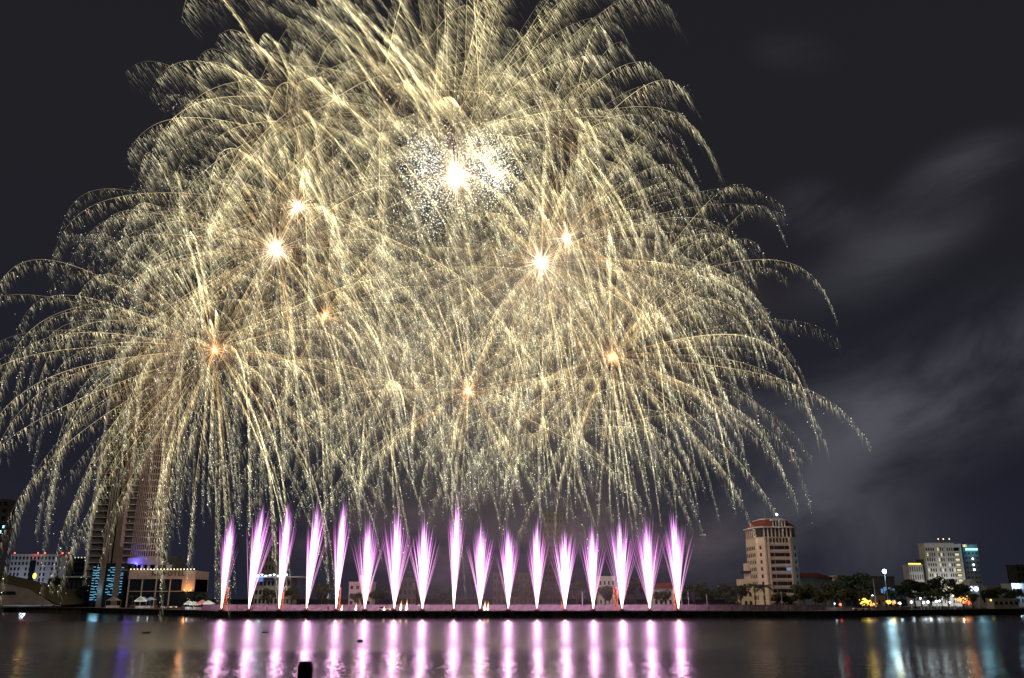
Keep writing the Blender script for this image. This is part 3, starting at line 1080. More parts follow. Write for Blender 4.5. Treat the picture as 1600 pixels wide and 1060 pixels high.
    Hp = Z(891, Yp) - 2
    Hm = Z(905, Yp) - 2
    MB().box(xa, xo2, 0, 20, Hm, Hp).build('fascia', M['mauve'], p)
    MB().box(xa, xb, .8, 19, 0, Hm - .003).build('shopfront_glass', M['glassb'], p)
    MB().box(xo2 + .003, xb, 0, 20, Hm - 6.0, Hp - .3).build('orange_lit_wall', M['mauve'], p)
    b = MB()
    for px in (197, 218, 240, 262): 
        x = X(px, Yp) - p.location.x; b.box(x - .25, x + .25, .3, .79, 0, Hm - .003)
    b.box(xa, xo2, .35, .75, Hm * .55, Hm * .55 + .35)
    b.build('glazing_bar', M['mauve'], p)
    wall_boxes(p, 'roof_bulb', [(xa + (xb - xa) * (k + .5) / 20, -.4, Hp + .2) for k in range(20)], 0, .42, .42, M['lampwarm'], t=.42)
    for x in (xo2 + 1.8, xo2 + 5):
        MB().ball((x, -.7, Hm - 5.2), .45, 8, 5).build('wall_lamp', M['lampo'], p)
    add_light('orange_light', (xo2 + 3.4, -2.5, Hm - 4.5), (1, .38, .10), 800, .5, p)
    cu = D.curves.new('lettering', 'FONT'); cu.body = 'NOVOTEL'; cu.size = 3.3; cu.extrude = .15; cu.space_character = 1.15
    cu.align_x = 'CENTER'
    tmp = D.objects.new('tmp', cu); COL.objects.link(tmp)
    bpy.context.view_layer.update()
    me = D.meshes.new_from_object(tmp.evaluated_get(bpy.context.evaluated_depsgraph_get()))
    D.objects.remove(tmp); me.materials.clear(); me.materials.append(M['dgrey'])
    o = mesh_obj('lettering', me, p)
    o.location = (X(258, Yp) - p.location.x, -.22, Hm + 1.6); o.rotation_euler = (math.pi / 2, 0, 0)
    # blue-lit glass bustle at the foot of the tower
    q = empty('led_screen_hall', (X(163, Yp + 4), Yp + 4, 2.0))
    tag(q, 'curved entrance hall covered in ice-blue lights at the hotel tower foot', 'building')
    wq = X(191, Yp) - X(135, Yp)
    ft = [(-wq / 2, 2), (-wq / 2 + 2, 0), (0, -1.5), (wq / 2 - 2, 0), (wq / 2, 2), (wq / 2, 12), (-wq / 2, 12)]
    hq = Z(880, Yp) - 2
    MB().prism(ft, 0, hq).build('hall_body', M['glassb'], q)
    rs = random.Random(5)
    pts = []
    for k in range(13):
        z = 3.2 + k * (hq - 4) / 13
        for c in range(15):
            if rs.random() < .42 - .02 * k or abs(c - 6) < 1.6: continue
            u = (c + .5) / 15 * 2 - 1
            pts.append((u * wq / 2 * .86, -1.75 + 1.7 * abs(u) + rs.uniform(0, .05), z + rs.uniform(-.3, .3)))
    wall_boxes(q, 'light_strip', pts, 0, 1.0, .36, M['cyanled'], t=.4, cap=100)
    b = MB()
    for px in (152, 176):
        x = X(px, Yp) - q.location.x; b.box(x - 1.2, x + 1.2, -3.2, -2.1, 0, hq + 8)
    b.build('leg_column', M['brown'], q)
    add_light('cyan_light', (-2, -6, 8), (.3, .7, 1), 700, 2.0, q)


hotel_tower()

# --- middle distance, partly in smoke
r, w, h = block('terrace_building', 'low terraced building with cool roof lights behind the second and third fountains', 396, 452, 905, 420, 14, M['grey'], 9, 3, .6, .5)
MB().box(-w / 2 - 1, w / 2 + 6, -3, 12, h + .71, h + 1.1).build('canopy_roof', M['bluewhite'], r)
wall_boxes(r, 'roof_light', [(-w / 2 + k * 1.9, -3.3, h + 1.2 + .25 * (k % 3)) for k in range(9)], 0, .9, .4, M['lampw'], t=.3)
MB().box(-w / 2 + 1, -w / 2 + 4.5, -3.2, -3.02, h - 1.2, h + .6).build('blue_screen', M['winb'], r)
add_light('roof_light', (-w / 2 + 4, -5, h + 3), (.7, .9, 1), 900, .5, r)
block('mid_rise', 'dim square mid-rise behind the second fountain', 404, 430, 868, 470, 14, M['dgrey'], 5, 6, .5, .5)
r, w, h = block('townhouse', 'small pale building with two rows of windows beside the sixth fountain', 544, 580, 912, 372, 10, M['mauve'], 4, 3, .5, .45)
MB().box(-1, 4, 1, 8, h + .71, h + 3.4).build('roof_room', M['mauve'], r)
block('white_house', 'white building left of the fifteenth fountain', 936, 962, 903, 400, 10, M['white'], 4, 3, .4, .4)
r, w, h = block('wide_house', 'wide two storey house between the last two fountains', 1022, 1066, 921, 380, 10, M['white'], 6, 2, .5, .5)
MB().prism([(-w / 2 - .6, -.6), (w / 2 + .6, -.6), (w / 2 + .6, 10.6), (-w / 2 - .6, 10.6)], h + .71, h + 2.6, [(-w / 2 + 3, 4), (w / 2 - 3, 4), (w / 2 - 3, 6), (-w / 2 + 3, 6)]).build('roof', M['tile'], r)
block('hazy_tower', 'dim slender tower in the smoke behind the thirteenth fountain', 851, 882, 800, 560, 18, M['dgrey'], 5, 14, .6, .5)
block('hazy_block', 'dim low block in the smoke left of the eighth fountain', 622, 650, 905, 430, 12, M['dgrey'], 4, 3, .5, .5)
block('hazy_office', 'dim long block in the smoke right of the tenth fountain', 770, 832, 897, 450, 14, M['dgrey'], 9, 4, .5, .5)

# --- long low building with red roof, right of the peach tower
r, w, h = block('long_hall', 'long pale low hall with a dark red hipped roof right of the peach tower', 1250, 1304, 906, 400, 14, M['white'], 5, 1, .12, .12, z0=7)
MB().prism([(-w / 2 - .8, -1), (w / 2 + 1.2, -1), (w / 2 + 1.2, 15), (-w / 2 - .8, 15)], h + .71, h + 3.2, [(-w / 2, 6), (w / 2 - 5, 6), (w / 2 - 5, 8), (-w / 2, 8)]).build('roof', M['tile'], r)
block('pale_house', 'small pale house between the long hall and a round dark tree', 1308, 1321, 902, 405, 8, M['white'], 2, 3, .4, .4)
block('grey_house', 'low grey house right of the round dark tree', 1340, 1356, 907, 410, 8, M['grey'], 2, 3, .4, .4)
r, w, h = block('blue_lit_shop', 'dark building with blue-lit windows behind the star-bright lamp', 1356, 1402, 903, 400, 12, M['dgrey'])
for x, z, ww, hh in ((-w / 2 + 6.5, 6.5, .8, 1.8), (1.2, 6.0, 1.2, 3.0), (3.2, 5.6, 1.2, 3.2), (4.9, 5, 1.2, 3.4), (2.5, 2.6, 1.0, 2.6), (4.6, 2.2, 1.1, 2.0)):
    MB().box(x, x + ww, -.18, 0, z, z + hh).build('blue_window', M['winb'], r)
for x in (-w / 2 + .8, -w / 2 + 2.3):
    MB().ball((x, -.5, 5.3), .35, 8, 5).build('wall_lamp', M['lampw'], r)


# --- white hotel with slit windows on the right
def right_hotel():
    Y = 520
    rs = random.Random(9)
    r, w, h = block('white_hotel', 'tall white hotel with slit windows and lit balconies, far right', 1456, 1514, 852, Y, 8, M['white'])
    nf = 11; fh = (h - 2) / nf
    dark, lit, bal = [], [], []
    for k in range(nf):
        for c in range(12):
            x = -w / 2 + 1.0 + c * 1.35 + (0.3 if k % 2 else 0)
            if c in (4, 8): continue
            (lit if rs.random() < (.25 if c in (5, 6) else .07) else dark).append((x, -.03, h - 1.0 - fh * (k + .8)))
    wall_boxes(r, 'window', dark, 0, .62, fh * .62, M['glass'], cap=95)
    wall_boxes(r, 'lit_window', lit, 0, .62, fh * .62, M['winy'])
    xb = w / 2 - 3.0
    wall_boxes(r, 'balcony_recess', [(xb, -.05, h - 1 - fh * (k + .85)) for k in range(nf)], 0, 3.0, fh * .7, M['glass'])
    wall_boxes(r, 'balcony_light', [(xb, -.12, h - 1 - fh * (k + .7)) for k in range(nf) if k not in (0, 7)], 0, 2.4, fh * .42, M['winy'])
    wall_boxes(r, 'balcony', [(xb, -.6, h - 1 - fh * (k + .9)) for k in range(nf)], 0, 3.6, .3, M['white'], t=1.2)
    b = MB()
    for k in (1, 2, 3): b.box(-w / 2 + .3, -w / 2 + 5, -.4, -.1, h - 1.6 - fh * (k * .65), h - 1.3 - fh * (k * .65))
    b.build('sun_louvre', M['white'], r)
    b = MB().box(-w / 2 - .4, w / 2 - 4, -.8, 8.5, h + .71, h + 1.2); b.build('roof_slab', M['white'], r)
    wall_boxes(r, 'podium_light', [(-w / 2 + 6 + k * 1.5, -.12, 8.0) for k in range(7)], 0, 1.1, 2.0, M['winy'])
    for x in (-1, 2, 5.5):
        MB().tube([(x, 2, h + .8), (x, 2, h + 3.4)], .12, 5).build('roof_mast', M['metal'], r)
        MB().ball((x, 2, h + 3.6), .35, 6, 4).build('roof_lamp', M['lampwarm'], r)
    add_light('facade_light', (0, -16, 6), (1.0, 1.0, .92), 9500, 1.5, r)
    s, w2, h2 = block('dark_slab', 'dark slab with a glowing cyan sign at its top, right of the white hotel', 1517, 1540, 853, Y + 3, 8, M['dgrey'], 4, 12, .5, .4)
    MB().box(-w2 / 2 + 1.2, w2 / 2 - .3, -.6, -.1, h2 - 2.6, h2 - 1.5).build('sign_light', M['signc'], s)
    MB().box(-w2 / 2, -w2 / 2 + 2.0, -.4, -.1, h2 - .8, h2 + .7).build('lit_corner', M['winy'], s)
    for z in (h2 * .78, h2 * .68, h2 * .60):
        MB().ball((.4, -.5, z), .5, 8, 5).build('stair_lamp', M['lampw'], s)
    add_light('sign_glow', (0, -4, h2 - 2), (.25, .8, 1), 1700, .6, s)
    t, w3, h3 = block('hotel_wing', 'small white wing with three rows of slit windows left of the white hotel', 1427, 1449, 884, Y - 3, 8, M['white'], 6, 3, .32, .6, z0=9, lit=())
    MB().box(-w3 / 2, w3 / 2 - 1, -.3, 0.1, h3 + .71, h3 + 1.3).build('roof_light', M['lampy'], t)
    add_light('wing_wash', (0, -10, 8), (1, 1, .9), 1100, 1, t)
    u, w4, h4 = block('link_block', 'low dark link between the small wing and the white hotel', 1450, 1455, 876, Y + 3, 8, M['dgrey'])
    MB().box(-.6, .6, -.2, 0, h4 * .45, h4 * .55).build('lit_window', M['winy'], u)


right_hotel()
# gabled house with round lit ornament
r, w, h = block('gabled_house', 'small gabled house outlined in white lights below the dark slab', 1517, 1533, 917, 430, 8, M['bluewhite'])
MB().prism([(-w / 2, 0), (w / 2, 0), (w / 2, 8), (-w / 2, 8)], h + .71, h + 3.4, [(-.1, 0), (.1, 0), (.1, 8), (-.1, 8)]).build('gable_roof', M['bluewhite'], r)
for x in (-1.3, 1.0):
    b = MB()
    pts = [(x + .8 * math.cos(a), -.3, h - 1 + .8 * math.sin(a)) for a in np.linspace(0, 2 * math.pi, 13)]
    b.tube(pts, .13, 4).build('light_ring', M['lampw'], r)
block('far_terrace', 'long low pale terrace at the right edge behind trees', 1536, 1584, 918, 470, 10, M['grey'], 10, 2, .5, .4)
r, w, h = block('corner_house', 'pale house with a bright white lamp at the right edge', 1585, 1612, 914, 460, 10, M['bluewhite'], 5, 2, .4, .4)
MB().ball((-w / 2 + 1.8, -.8, h - .6), .8, 10, 6).build('wall_lamp', M['lampc'], r)
add_light('lamp_light', (-w / 2 + 1.8, -2, h - .6), (.6, .9, 1), 1800, .5, r)
r, w, h = block('far_tower', 'dark narrow tower cut by the right edge', 1596, 1625, 884, 620, 12, M['dgrey'], 4, 6, .5, .5)
block('park_kiosk', 'small brick kiosk among the lights right of the pole', 1371, 1384, 934, 352, 4, M['brown'], 2, 1, .4, .5)
block('river_kiosk', 'low pale riverside kiosk near the right edge', 1553, 1592, 938, 385, 6, M['grey'], 5, 1, .5, .5)


# ------------------------------------------------------------------ trees
def leaf_cloud(rs, blobs, n, size):
    """leaf clumps: small random quads filling a set of blobs (x,y,z,r)"""
    vs = []
    tot = sum(b[3] ** 2 for b in blobs)
    for (x, y, z, r_) in blobs:
        m = max(8, int(n * r_ * r_ / tot))
        d = rs.normal(0, 1, (m, 3)); d /= np.linalg.norm(d, axis=1)[:, None]
        rad = r_ * (0.45 + 0.6 * rs.random(m) ** 0.6)
        c = np.array([x, y, z]) + d * rad[:, None] * np.array([1, 1, .85])
        a = rs.normal(0, 1, (m, 3)); a /= np.linalg.norm(a, axis=1)[:, None]
        b2 = np.cross(a, rs.normal(0, 1, (m, 3))); b2 /= np.linalg.norm(b2, axis=1)[:, None]
        s = size * (0.6 + 0.8 * rs.random(m))[:, None]
        vs.append(np.stack([c - a * s, c + b2 * s * .6, c + a * s, c - b2 * s * .6], 1).reshape(-1, 3))
    v = np.concatenate(vs)
    f = np.arange(len(v)).reshape(-1, 4)
    return v, f


def tree_proto(seed, h, spread, olive):
    rs = np.random.default_rng(seed)
    blobs = []
    nb = 9
    for i in range(nb):
        a = rs.random() * 6.28; q = rs.random() ** .6 * spread
        blobs.append((math.cos(a) * q, math.sin(a) * q, h * (.50 + .36 * rs.random()), h * (.13 + .10 * rs.random())))
    v, f = leaf_cloud(rs, blobs, 1500, .34)
    crown = np_mesh('crown', v, f, M['leaf2' if olive else 'leaf'], None, 4)
    b = MB()
    b.tube([(0, 0, 0), (.1, 0, h * .25), (0, .1, h * .5)], [.32, .24, .16], 7)
    for bl in blobs[:6]:
        b.tube([(0, 0, h * .32), (bl[0] * .5, bl[1] * .5, h * .48), (bl[0], bl[1], bl[2])], [.15, .10, .05], 5)
    return b.mesh('trunk', M['bark']), crown


def palm_proto(seed, h):
    rs = np.random.default_rng(seed)
    b = MB(); b.tube([(0, 0, 0), (.2, 0, h * .5), (.1, 0, h)], [.28, .2, .16], 7)
    tr = b.mesh('trunk', M['bark'])
    b = MB()
    for i in range(22):
        a = i * 2.4 + rs.random(); l = 2.6 + rs.random() * .8; up = .2 + rs.random() * 1.1
        prev = None
        for k in range(9):
            t = k / 8
            x = math.cos(a) * l * t; y = math.sin(a) * l * t; z = h + up * 2 * t - 2.6 * t * t
            s = Vector((-math.sin(a), math.cos(a), 0)) * (.55 * math.sin(math.pi * min(1, t * .9 + .12)))
            if prev:
                # leaflets hang from the rib with gaps
                p, ps = prev
                b.poly([p, (x, y, z), (x + s.x, y + s.y, z - .5)])
                b.poly([p, (x - s.x, y - s.y, z - .5), (x, y, z)])
            prev = ((x, y, z), s)
    return tr, b.mesh('fronds', M['leaf'])


protos = {}
for i in range(4): protos['a%d' % i] = tree_proto(20 + i, 10, 3.4, False)
for i in range(3): protos['o%d' % i] = tree_proto(40 + i, 7, 3.0, True)
for i in range(2): protos['p%d' % i] = palm_proto(60 + i, 8)
protos['b0'] = tree_proto(77, 10, 5.2, False)


def plant(key, px, ptop, Y, label, group=None):
    tr, cr = protos[key]
    base = {'a': 9.2, 'o': 6.4, 'p': 8.7, 'b': 9.2}[key[0]]
    s = max(.35, (Z(ptop, Y) - 2.0) / base)
    o = empty('palm_tree' if key[0] == 'p' else 'tree', (X(px, Y), Y, 2.0), random.random() * 6.28)
    k2 = 1.0 + random.uniform(-.1, .25)
    o.scale = (s * k2, s * k2, s)
    tag(o, label, 'palm' if key[0] == 'p' else 'tree', group or 'trees along the river')
    mesh_obj('trunk', tr, o); mesh_obj('fronds' if key[0] == 'p' else 'crown', cr, o)
    return o


TREES = [
    ('a0', 66, 916, 500, 'dark bush-like tree in front of the white block with red lights'),
    ('a1', 84, 905, 500, 'dark rounded tree between the white block and the glass office'),
    ('a2', 97, 903, 505, 'tallest dark tree left of the glass office'),
    ('a3', 112, 922, 480, 'low dark tree under the flat-roofed pavilion'),
    ('b0', 126, 916, 470, 'dark tree just left of the blue-lit hall'),
    ('o0', 100, 930, 462, 'low olive shrub tree beside the lawn ramp'),
    ('p0', 207, 930, 425, 'small palm in front of the hotel podium, left end'),
    ('p1', 241, 933, 425, 'small palm in front of the hotel podium, near its middle'),
    ('a0', 312, 926, 372, 'dark tree right of the orange-lit podium corner'),
    ('b0', 420, 922, 360, 'dark tree between the second and third fountains'),
    ('a1', 455, 918, 360, 'dark tree between the third and fourth fountains'),
    ('a2', 502, 915, 360, 'dark tree between the fourth and fifth fountains'),
    ('b0', 560, 928, 355, 'dark tree in front of the small pale building'),
    ('a3', 588, 922, 360, 'dark tree just right of the sixth fountain'),
    ('a0', 692, 920, 365, 'dark tree left of the ninth fountain'),
    ('b0', 816, 910, 360, 'dark tree left of the twelfth fountain'),
    ('a1', 858, 915, 362, 'dark tree right of the twelfth fountain'),
    ('b0', 902, 910, 360, 'dark tree left of the fourteenth fountain'),
    ('a2', 946, 918, 358, 'dark tree right of the fourteenth fountain'),
    ('b0', 993, 904, 362, 'broad dark tree between the fifteenth and sixteenth fountains'),
    ('a3', 1035, 924, 350, 'dark tree in front of the wide two storey house'),
    ('b0', 1085, 914, 368, 'broad dark tree just right of the last fountain'),
    ('a0', 1110, 918, 366, 'dark tree second right of the last fountain'),
    ('b0', 1136, 915, 360, 'broad dark tree left of the peach tower annex'),
    ('a1', 1158, 917, 356, 'dark tree in front of the annex'),
    ('p0', 1180, 911, 350, 'palm in front of the peach tower, left one'),
    ('p1', 1196, 913, 348, 'palm in front of the peach tower, right one'),
    ('o1', 1145, 936, 330, 'small olive tree by the fence below the annex'),
    ('o2', 1214, 930, 340, 'reddish olive tree below the peach tower entrance'),
    ('o0', 1236, 928, 340, 'olive tree right of the peach tower entrance'),
    ('a2', 1256, 915, 352, 'dark tree at the right foot of the peach tower'),
    ('a3', 1274, 918, 352, 'dark tree in front of the long hall, left one'),
    ('a0', 1300, 906, 372, 'tall dark tree at the right end of the long hall'),
    ('b0', 1330, 900, 380, 'round tall dark tree right of the pale house'),
    ('o1', 1290, 926, 340, 'olive tree below the long hall'),
    ('o2', 1318, 924, 345, 'broad olive tree behind the yellow lights, left one'),
    ('o0', 1345, 922, 345, 'broad olive tree behind the yellow lights, right one'),
    ('b0', 1410, 915, 395, 'dark tree left of the small hotel wing'),
    ('a1', 1430, 908, 400, 'dark tree below the small hotel wing'),
    ('b0', 1455, 909, 400, 'broad dark tree below the white hotel, left one'),
    ('b0', 1482, 905, 400, 'highest broad dark tree below the white hotel'),
    ('a2', 1505, 914, 400, 'dark tree below the dark slab'),
    ('a3', 1390, 922, 380, 'dark tree behind the kiosk'),
    ('a0', 1543, 922, 400, 'dark tree right of the gabled house'),
    ('b0', 1566, 920, 405, 'broad dark tree near the right edge'),
    ('a1', 1590, 922, 400, 'dark tree at the right edge'),
    ('b0', 1440, 926, 372, 'low spreading tree behind the row of white lights, left one'),
    ('b0', 1472, 925, 372, 'low spreading tree behind the row of white lights, right one'),
    ('b0', 1520, 928, 376, 'low spreading tree behind the orange lights'),
]
for t in TREES: plant(*t)

# ------------------------------------------------------------------ promenade: fence, lamps, masts
def fence(px0, px1, Yf, h, label, name='site_fence'):
    x0, x1 = X(px0, Yf, 4), X(px1, Yf, 4)
    r = empty(name, (x0, Yf, 2.0))
    tag(r, label, 'fence')
    n = int((x1 - x0) / 3.0)
    wdt = (x1 - x0) / n
    me = MB().box(0.04, wdt - .04, 0, .06, .15, h).mesh('panel', M['fence'])
    mp_ = MB().box(-.05, .05, -.06, .12, 0, h + .15).mesh('post', M['metal'])
    for i in range(n):
        mesh_obj('panel', me, r, (i * wdt, 0, 0))
        mesh_obj('post', mp_, r, (i * wdt, 0, 0))
    return r


fence(318, 792, 311, 2.1, 'long pale hoarding behind the left half of the pink fountains')
fence(794, 1282, 311, 2.1, 'long pale hoarding behind the right half of the fountains')
fence(1290, 1420, 331, 1.1, 'low dark railing along the right bank')


def street_lamp(px, ptop, Y, mat, rad, label, col, power, group=None, name='street_lamp'):
    z = Z(ptop, Y)
    r = empty(name, (X(px, Y, z), Y, 2.0))
    r.location.x = P(px, ptop, Y).x
    tag(r, label, 'lamp', group)
    MB().tube([(0, .1, 0), (0, .1, z - 2.0)], [.14, .08], 6).build('pole', M['metal'], r)
    MB().ball((0, -.1, z - 2.0 + rad * .6), rad, 10, 6).build('lamp_head', mat, r)
    if power: add_light('lamp_light', (0, -.5 - rad, z - 2.0), col, power, .35, r)
    return r


street_lamp(1382, 895, 362, M['lampc'], 0.8, 'tall pole with a dazzling ice-blue floodlight on the right bank', (.45, .82, 1.0), 3000)
R3 = [  # px, py, Y, mat, r, col, power, what
    (1406, 944, 345, 'lampw', .42, 'white lamp, first from the left in the white row on the right bank'),
    (1424, 942, 348, 'lampw', .42, 'white lamp, second in the white row on the right bank'),
    (1443, 943, 350, 'lampw', .36, 'white lamp, third in the white row on the right bank'),
    (1450, 942, 350, 'lampw', .42, 'white lamp, fourth in the white row on the right bank'),
    (1463, 941, 352, 'lampw', .42, 'white lamp, fifth in the white row on the right bank'),
    (1468, 940, 354, 'lampw', .32, 'white lamp, sixth in the white row on the right bank'),
    (1484, 942, 352, 'lampw', .30, 'white lamp, last in the white row on the right bank'),
    (1438, 936, 360, 'lampw', .34, 'small white lamp above the white row, below the white hotel'),
    (1489, 932, 362, 'lampwarm', .36, 'warm lamp in the trees above the white row'),
    (1548, 939, 366, 'lampy', .38, 'yellow lamp right of the orange lights'),
    (1293, 930, 345, 'lampw', .45, 'white lamp in the trees below the long hall'),
    (1313, 946, 322, 'lampr', .45, 'red light low on the bank right of the hoarding'),
    (1304, 944, 330, 'lampw', .20, 'tiny white lamp left of the red light'),
]
for px, py, Y, mk, rad, lab in R3:
    street_lamp(px, py, Y, M[mk], rad, lab, (.8, .95, 1), 40 if mk == 'lampw' else 0, 'lamps on the right bank', 'park_lamp')
# trees wound with yellow and orange bulbs
for px, py, Y, mk, n, spread, lab, pw in ((1351, 940, 338, 'lampy', 60, 1.7, 'small tree wound with bright yellow bulbs on the right bank', 120), (1363, 944, 338, 'lampo', 22, 1.6, 'low bush with orange bulbs right of the yellow tree', 0), (1389, 941, 345, 'lampy', 20, 1.3, 'small yellow light cluster right of the kiosk', 300),
                                (1398, 942, 347, 'lampo', 18, 1.6, 'small orange light cluster beside the yellow one', 0), (1503, 937, 358, 'lampo', 40, 2.4, 'orange-lit garland over the stalls right of the white lamps', 150), (1512, 941, 358, 'lampr', 12, 1.6, 'dim red lights under the orange garland', 0)):
    c = P(px, py, Y)
    r = empty('lit_shrub', (c.x, Y, 2.0)); tag(r, lab, 'decorative lights')
    rs = np.random.default_rng(int(px))
    hh = c.z - 2
    MB().tube([(0, 0, 0), (0, 0, hh)], [.1, .05], 5).build('trunk', M['bark'], r)
    q = rs.normal(0, 1, (n, 3)) * np.array([spread * .5, .8, spread * .28]) + np.array([0, 0, hh])
    q[:, 2] = np.maximum(q[:, 2], .2)
    b = MB()
    for p in q: b.ball(tuple(p), .10 + .16 * rs.random(), 5, 3)
    o = b.build('bulb_string', M[mk], r); o['kind'] = 'stuff'
    if pw: add_light('bulb_light', (0, -2.5, hh), (1, .75, .15) if mk == 'lampy' else (1, .4, .1), pw, .8, r)

# plain masts and flag poles
for px, top, Y, lab in ((1369, 905, 335, 'thin grey mast left of the floodlight pole'), (1076, 925, 318, 'thin mast just right of the last fountain'), (1222, 925, 330, 'white flagpole in front of the peach tower'),
                        (1105, 930, 318, 'short mast right of the last fountain'), (910, 925, 316, 'thin mast left of the fourteenth fountain'), (1529, 922, 385, 'thin mast right of the gabled house')):
    r = empty('flagpole', (X(px, Y), Y, 2.0)); tag(r, lab, 'pole')
    h = Z(top, Y) - 2
    MB().tube([(0, 0, 0), (0, 0, h)], [.13, .07], 6).build('pole', M['white'], r)
    MB().ball((0, 0, h + .1), .16, 6, 4).build('finial', M['metal'], r)


def truss(px, top, lab):
    Y = 305.5
    r = empty('scaffold_tower', (X(px, Y), Y, 2.15)); tag(r, lab, 'scaffold', 'scaffold towers behind the fountains')
    h = Z(top, Y) - 2.15
    b = MB()
    for sx in (-.6, .6):
        for sy in (-.6, .6): b.tube([(sx, sy, 0), (sx, sy, h)], .07, 4)
    b.build('upright', M['orange'], r)
    b = MB()
    n = max(3, int(h / 1.1))
    for k in range(n):
        z0, z1 = h * k / n, h * (k + 1) / n
        s = 1 if k % 2 else -1
        for sy in (-.6, .6): b.tube([(-.6 * s, sy, z0), (.6 * s, sy, z1)], .05, 4)
        for sx in (-.6, .6): b.tube([(sx, -.6 * s, z0), (sx, .6 * s, z1)], .05, 4)
        b.tube([(-.6, -.6, z1), (.6, -.6, z1)], .05, 4)
    b.build('brace', M['orange'], r)


for px, top, lab in ((351, 917, 'orange scaffold tower beside the first fountain'), (439, 918, 'orange scaffold tower beside the third fountain'), (528, 918, 'orange scaffold tower beside the fifth fountain'),
                     (962, 918, 'red-orange scaffold tower left of the fifteenth fountain'), (1056, 920, 'orange scaffold tower beside the last fountain'), (880, 940, 'short orange scaffold at the foot of the thirteenth fountain')):
    truss(px, top, lab)

# small flames / starter lights on the quay between the jets
for px, ln, lab in ((556, 1.6, 'between the fifth and sixth fountains'), (600, .9, 'between the sixth and seventh fountains'), (626, 2.0, 'just right of the seventh fountain'), (635, 2.2, 'left of the eighth fountain'),
                    (757, 2.0, 'just right of the tenth fountain, left one'), (762, 1.8, 'just right of the tenth fountain, right one'), (534, 1.3, 'just right of the fifth fountain')):
    n = 12; t = np.linspace(0, 1, n)
    p = np.stack([t * .25, 0 * t, t * ln * 1.6], 1)
    v1 = ribbon(p + np.array([X(px, 304), 304, 2.3]), np.interp(t, [0, .15, 1], [.3, .65, .04]), lerp(np.array([3.0, 2.4, 1.4]), np.array([.9, .35, .12]), t * 1.3))
    o = mesh_obj('flare', np_mesh('flare', v1[0] - np.array([X(px, 304), 304, 2.3]), v1[1], M['fount'], v1[2]), None, (X(px, 304), 304, 2.3))
    tag(o, 'small orange flare on the quay ' + lab, 'flare', 'small flares on the quay')


# festival tents, booths, cars on the left bank
def tent(px, Y, w, h, mat, lab, light):
    r = empty('market_tent', (X(px, Y), Y, 2.0)); tag(r, lab, 'tent', 'booths on the left bank')
    b = MB()
    for sx in (-1, 1):
        for sy in (-1, 1): b.tube([(sx * w / 2, sy * w / 2, 0), (sx * w / 2, sy * w / 2, h)], .06, 5)
    b.build('pole', M['metal'], r)
    MB().prism([(-w / 2 - .2, -w / 2 - .2), (w / 2 + .2, -w / 2 - .2), (w / 2 + .2, w / 2 + .2), (-w / 2 - .2, w / 2 + .2)], h + .01, h + w * .38, [(-.1, -.1), (.1, -.1), (.1, .1), (-.1, .1)]).build('canopy', mat, r)
    MB().box(-w / 2 + .3, w / 2 - .3, -w / 2 + .1, w / 2 - .5, 0.01, 1.0).build('counter', M['white'], r)
    if light:
        b = MB()
        for a, c in (((-w / 2 - .2, h), (0, h + w * .4)), ((w / 2 + .2, h), (0, h + w * .4)), ((-w / 2 - .2, h), (w / 2 + .2, h))):
            b.tube([(a[0], -w / 2 - .3, a[1]), (c[0], -w / 2 - .3, c[1])], .09, 4)
        b.build('light_string', M['winw'] if light == 1 else M['winb'], r)
        add_light('tent_light', (0, -w / 2 - .8, h * .6), (.7, .85, 1), 45, .3, r)


tent(223, 405, 5.0, 3.0, M['tent'], 'white tent outlined in blue-white lights in front of the hotel podium', 1)
tent(236, 405, 3.0, 3.6, M['tent'], 'narrow tent with bluish lights right of the outlined tent', 2)
tent(297, 352, 3.2, 2.0, M['tent'], 'white booth below the orange-lit corner', 1)
tent(305, 348, 3.0, 1.8, M['tent'], 'white booth left of the pink booth', 1)
tent(316, 340, 4.4, 2.0, M['tentp'], 'pink booth left of the first fountain', 0)
tent(327, 334, 3.0, 2.2, M['tent'], 'small booth with white lights just left of the first fountain', 1)
tent(177, 425, 5.0, 3.2, M['grey'], 'dark teal booth at the foot of the hotel tower', 0)


def car(px, Y, lab, heading=0.0):
    r = empty('parked_car', (X(px, Y, 2.5), Y, 2.0), heading); tag(r, lab, 'car')
    b = MB(); b.prism([(-2.1, -.85), (2.1, -.85), (2.1, .85), (-2.1, .85)], .35, .9, [(-2.0, -.8), (2.05, -.8), (2.05, .8), (-2.0, .8)]); b.build('body', M['carp'], r)
    MB().prism([(-1.5, -.78), (1.1, -.78), (1.1, .78), (-1.5, .78)], .903, 1.4, [(-1.1, -.66), (.6, -.66), (.6, .66), (-1.1, .66)]).build('cabin', M['glass'], r)
    wh = MB().tube([(0, -.11, 0), (0, .11, 0)], .33, 12).mesh('wheel', M['tyre'])
    for sx in (-1.3, 1.3):
        for sy in (-.78, .78): mesh_obj('wheel', wh, r, (sx, sy, .335))
    hl = MB().box(-.03, .03, -.2, .2, -.08, .08).mesh('headlight', M['lampwarm'])
    for sy in (-.55, .55): mesh_obj('headlight', hl, r, (2.1, sy, .65))


car(259, 392, 'white car on the left bank in front of the hotel podium')
car(268, 394, 'pale car parked right behind the white car on the left bank')
car(1342, 327, 'pale car parked on the right bank below the yellow lights')
car(1352, 328, 'light car right of the pale one below the yellow lights')
car(600, 306.5, 'pale van-like car on the quay between two fountains')

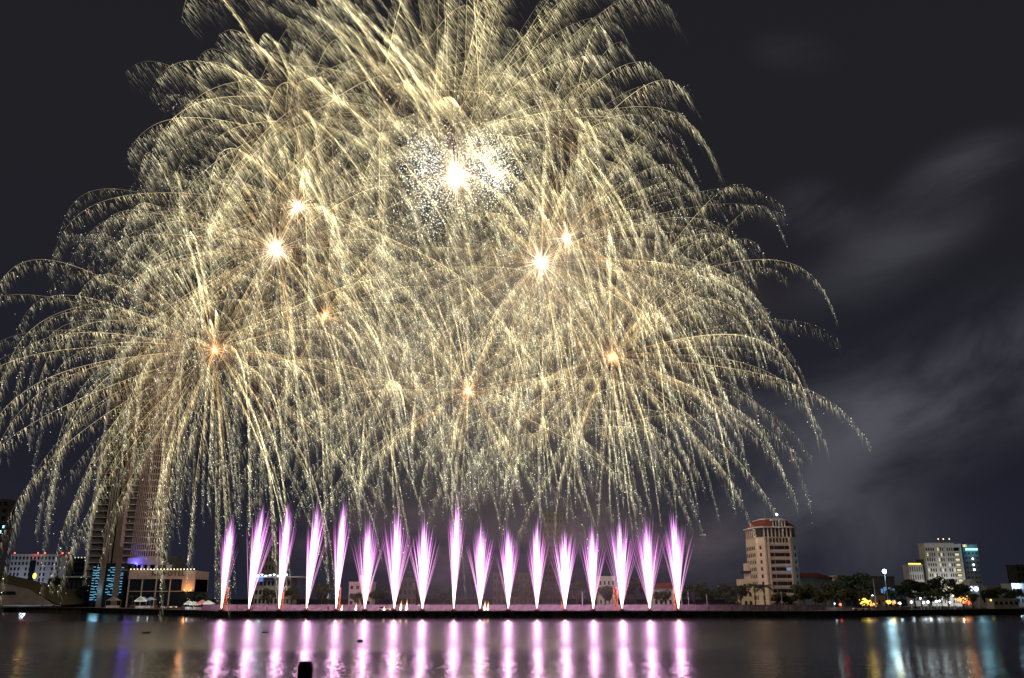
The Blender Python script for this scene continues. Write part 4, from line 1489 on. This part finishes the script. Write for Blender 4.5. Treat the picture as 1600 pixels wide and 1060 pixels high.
# people watching from the promenade
def person(px, Y, lab, h=1.7, col=(0.2, 0.12, 0.12)):
    key = 'cloth %.2f' % col[0]
    m = D.materials.get(key) or matte(key, col, .9)
    b = MB()
    s = h / 1.7
    b.tube([(-.09, 0, 0), (-.09, 0, .45), (-.07, 0, .85)], [.06, .07, .09], 7)
    b.tube([(.09, 0, 0), (.09, 0, .45), (.07, 0, .85)], [.06, .07, .09], 7)
    b.tube([(0, 0, .80), (0, 0, 1.0), (0, 0, 1.3), (0, 0, 1.42), (0, 0, 1.5)], [.16, .15, .19, .12, .055], 9)
    b.tube([(-.2, 0, 1.38), (-.26, -.02, 1.1), (-.24, -.12, .86)], [.055, .045, .035], 6)
    b.tube([(.2, 0, 1.38), (.26, -.02, 1.1), (.24, -.12, .86)], [.055, .045, .035], 6)
    b.ball((0, -.01, 1.60), .105, 9, 7, (.85, 1, 1.15))
    o = b.build('person', m, None, (X(px, Y, 3), Y, 2.0))
    o.scale = (s, s, s)
    tag(o, lab, 'person', 'people standing on the promenade')


rs = random.Random(3)
for i in range(46):
    px = rs.choice([rs.uniform(330, 600), rs.uniform(1100, 1290), rs.uniform(1290, 1560), rs.uniform(200, 320)])
    Y = quay_y(px) + rs.uniform(3.0, 6.5)
    col = rs.choice([(0.30, 0.10, 0.10), (0.12, 0.12, 0.15), (0.4, 0.38, 0.36), (0.16, 0.10, 0.2)])
    person(px, Y, 'tiny standing figure among the spectators along the promenade rail', 1.55 + .25 * rs.random(), col)

# ------------------------------------------------------------------ foreground piling and floating debris
c = P(478, 1034, 30)
r = empty('mooring_post', (c.x, 30, -1.0))
tag(r, 'square dark wooden post rising from the water at the bottom edge', 'post')
hp = c.z + 1.0
MB().prism([(-.20, -.2), (.20, -.2), (.20, .2), (-.20, .2)], 0, hp - .12).build('shaft', M['wood'], r)
MB().prism([(-.19, -.19), (.19, -.19), (.19, .19), (-.19, .19)], hp - .118, hp, [(-.16, -.16), (.16, -.16), (.16, .16), (-.16, .16)]).build('post_cap', M['wood'], r)


def water_pt(px, py):
    u, v = px - 800.0, 530.0 - py
    dy = F_PX * CT - v * ST; dz = F_PX * ST + v * CT
    s = -CAM_H / dz
    return (u * s, dy * s, 0.02)


for px, py, sz, lab in ((563, 1003, .55, 'small dark float on the pink reflections'), (226, 990, .5, 'larger clump of floating weed, left of centre'), (231, 989, .3, 'small floating weed beside the larger clump'), (414, 989, .35, 'thin floating debris left of the post')):
    b = MB(); rr_ = random.Random(int(px))
    for k in range(6):
        b.ball((rr_.uniform(-1, 1) * sz * (.2 if px == 563 else 1.4), rr_.uniform(-1, 1) * sz * .5, .08), sz * rr_.uniform(.35, .7), 7, 5, (1, 1, .55))
    o = b.build('floating_debris', M['wood'], None, water_pt(px, py))
    tag(o, lab, 'debris')
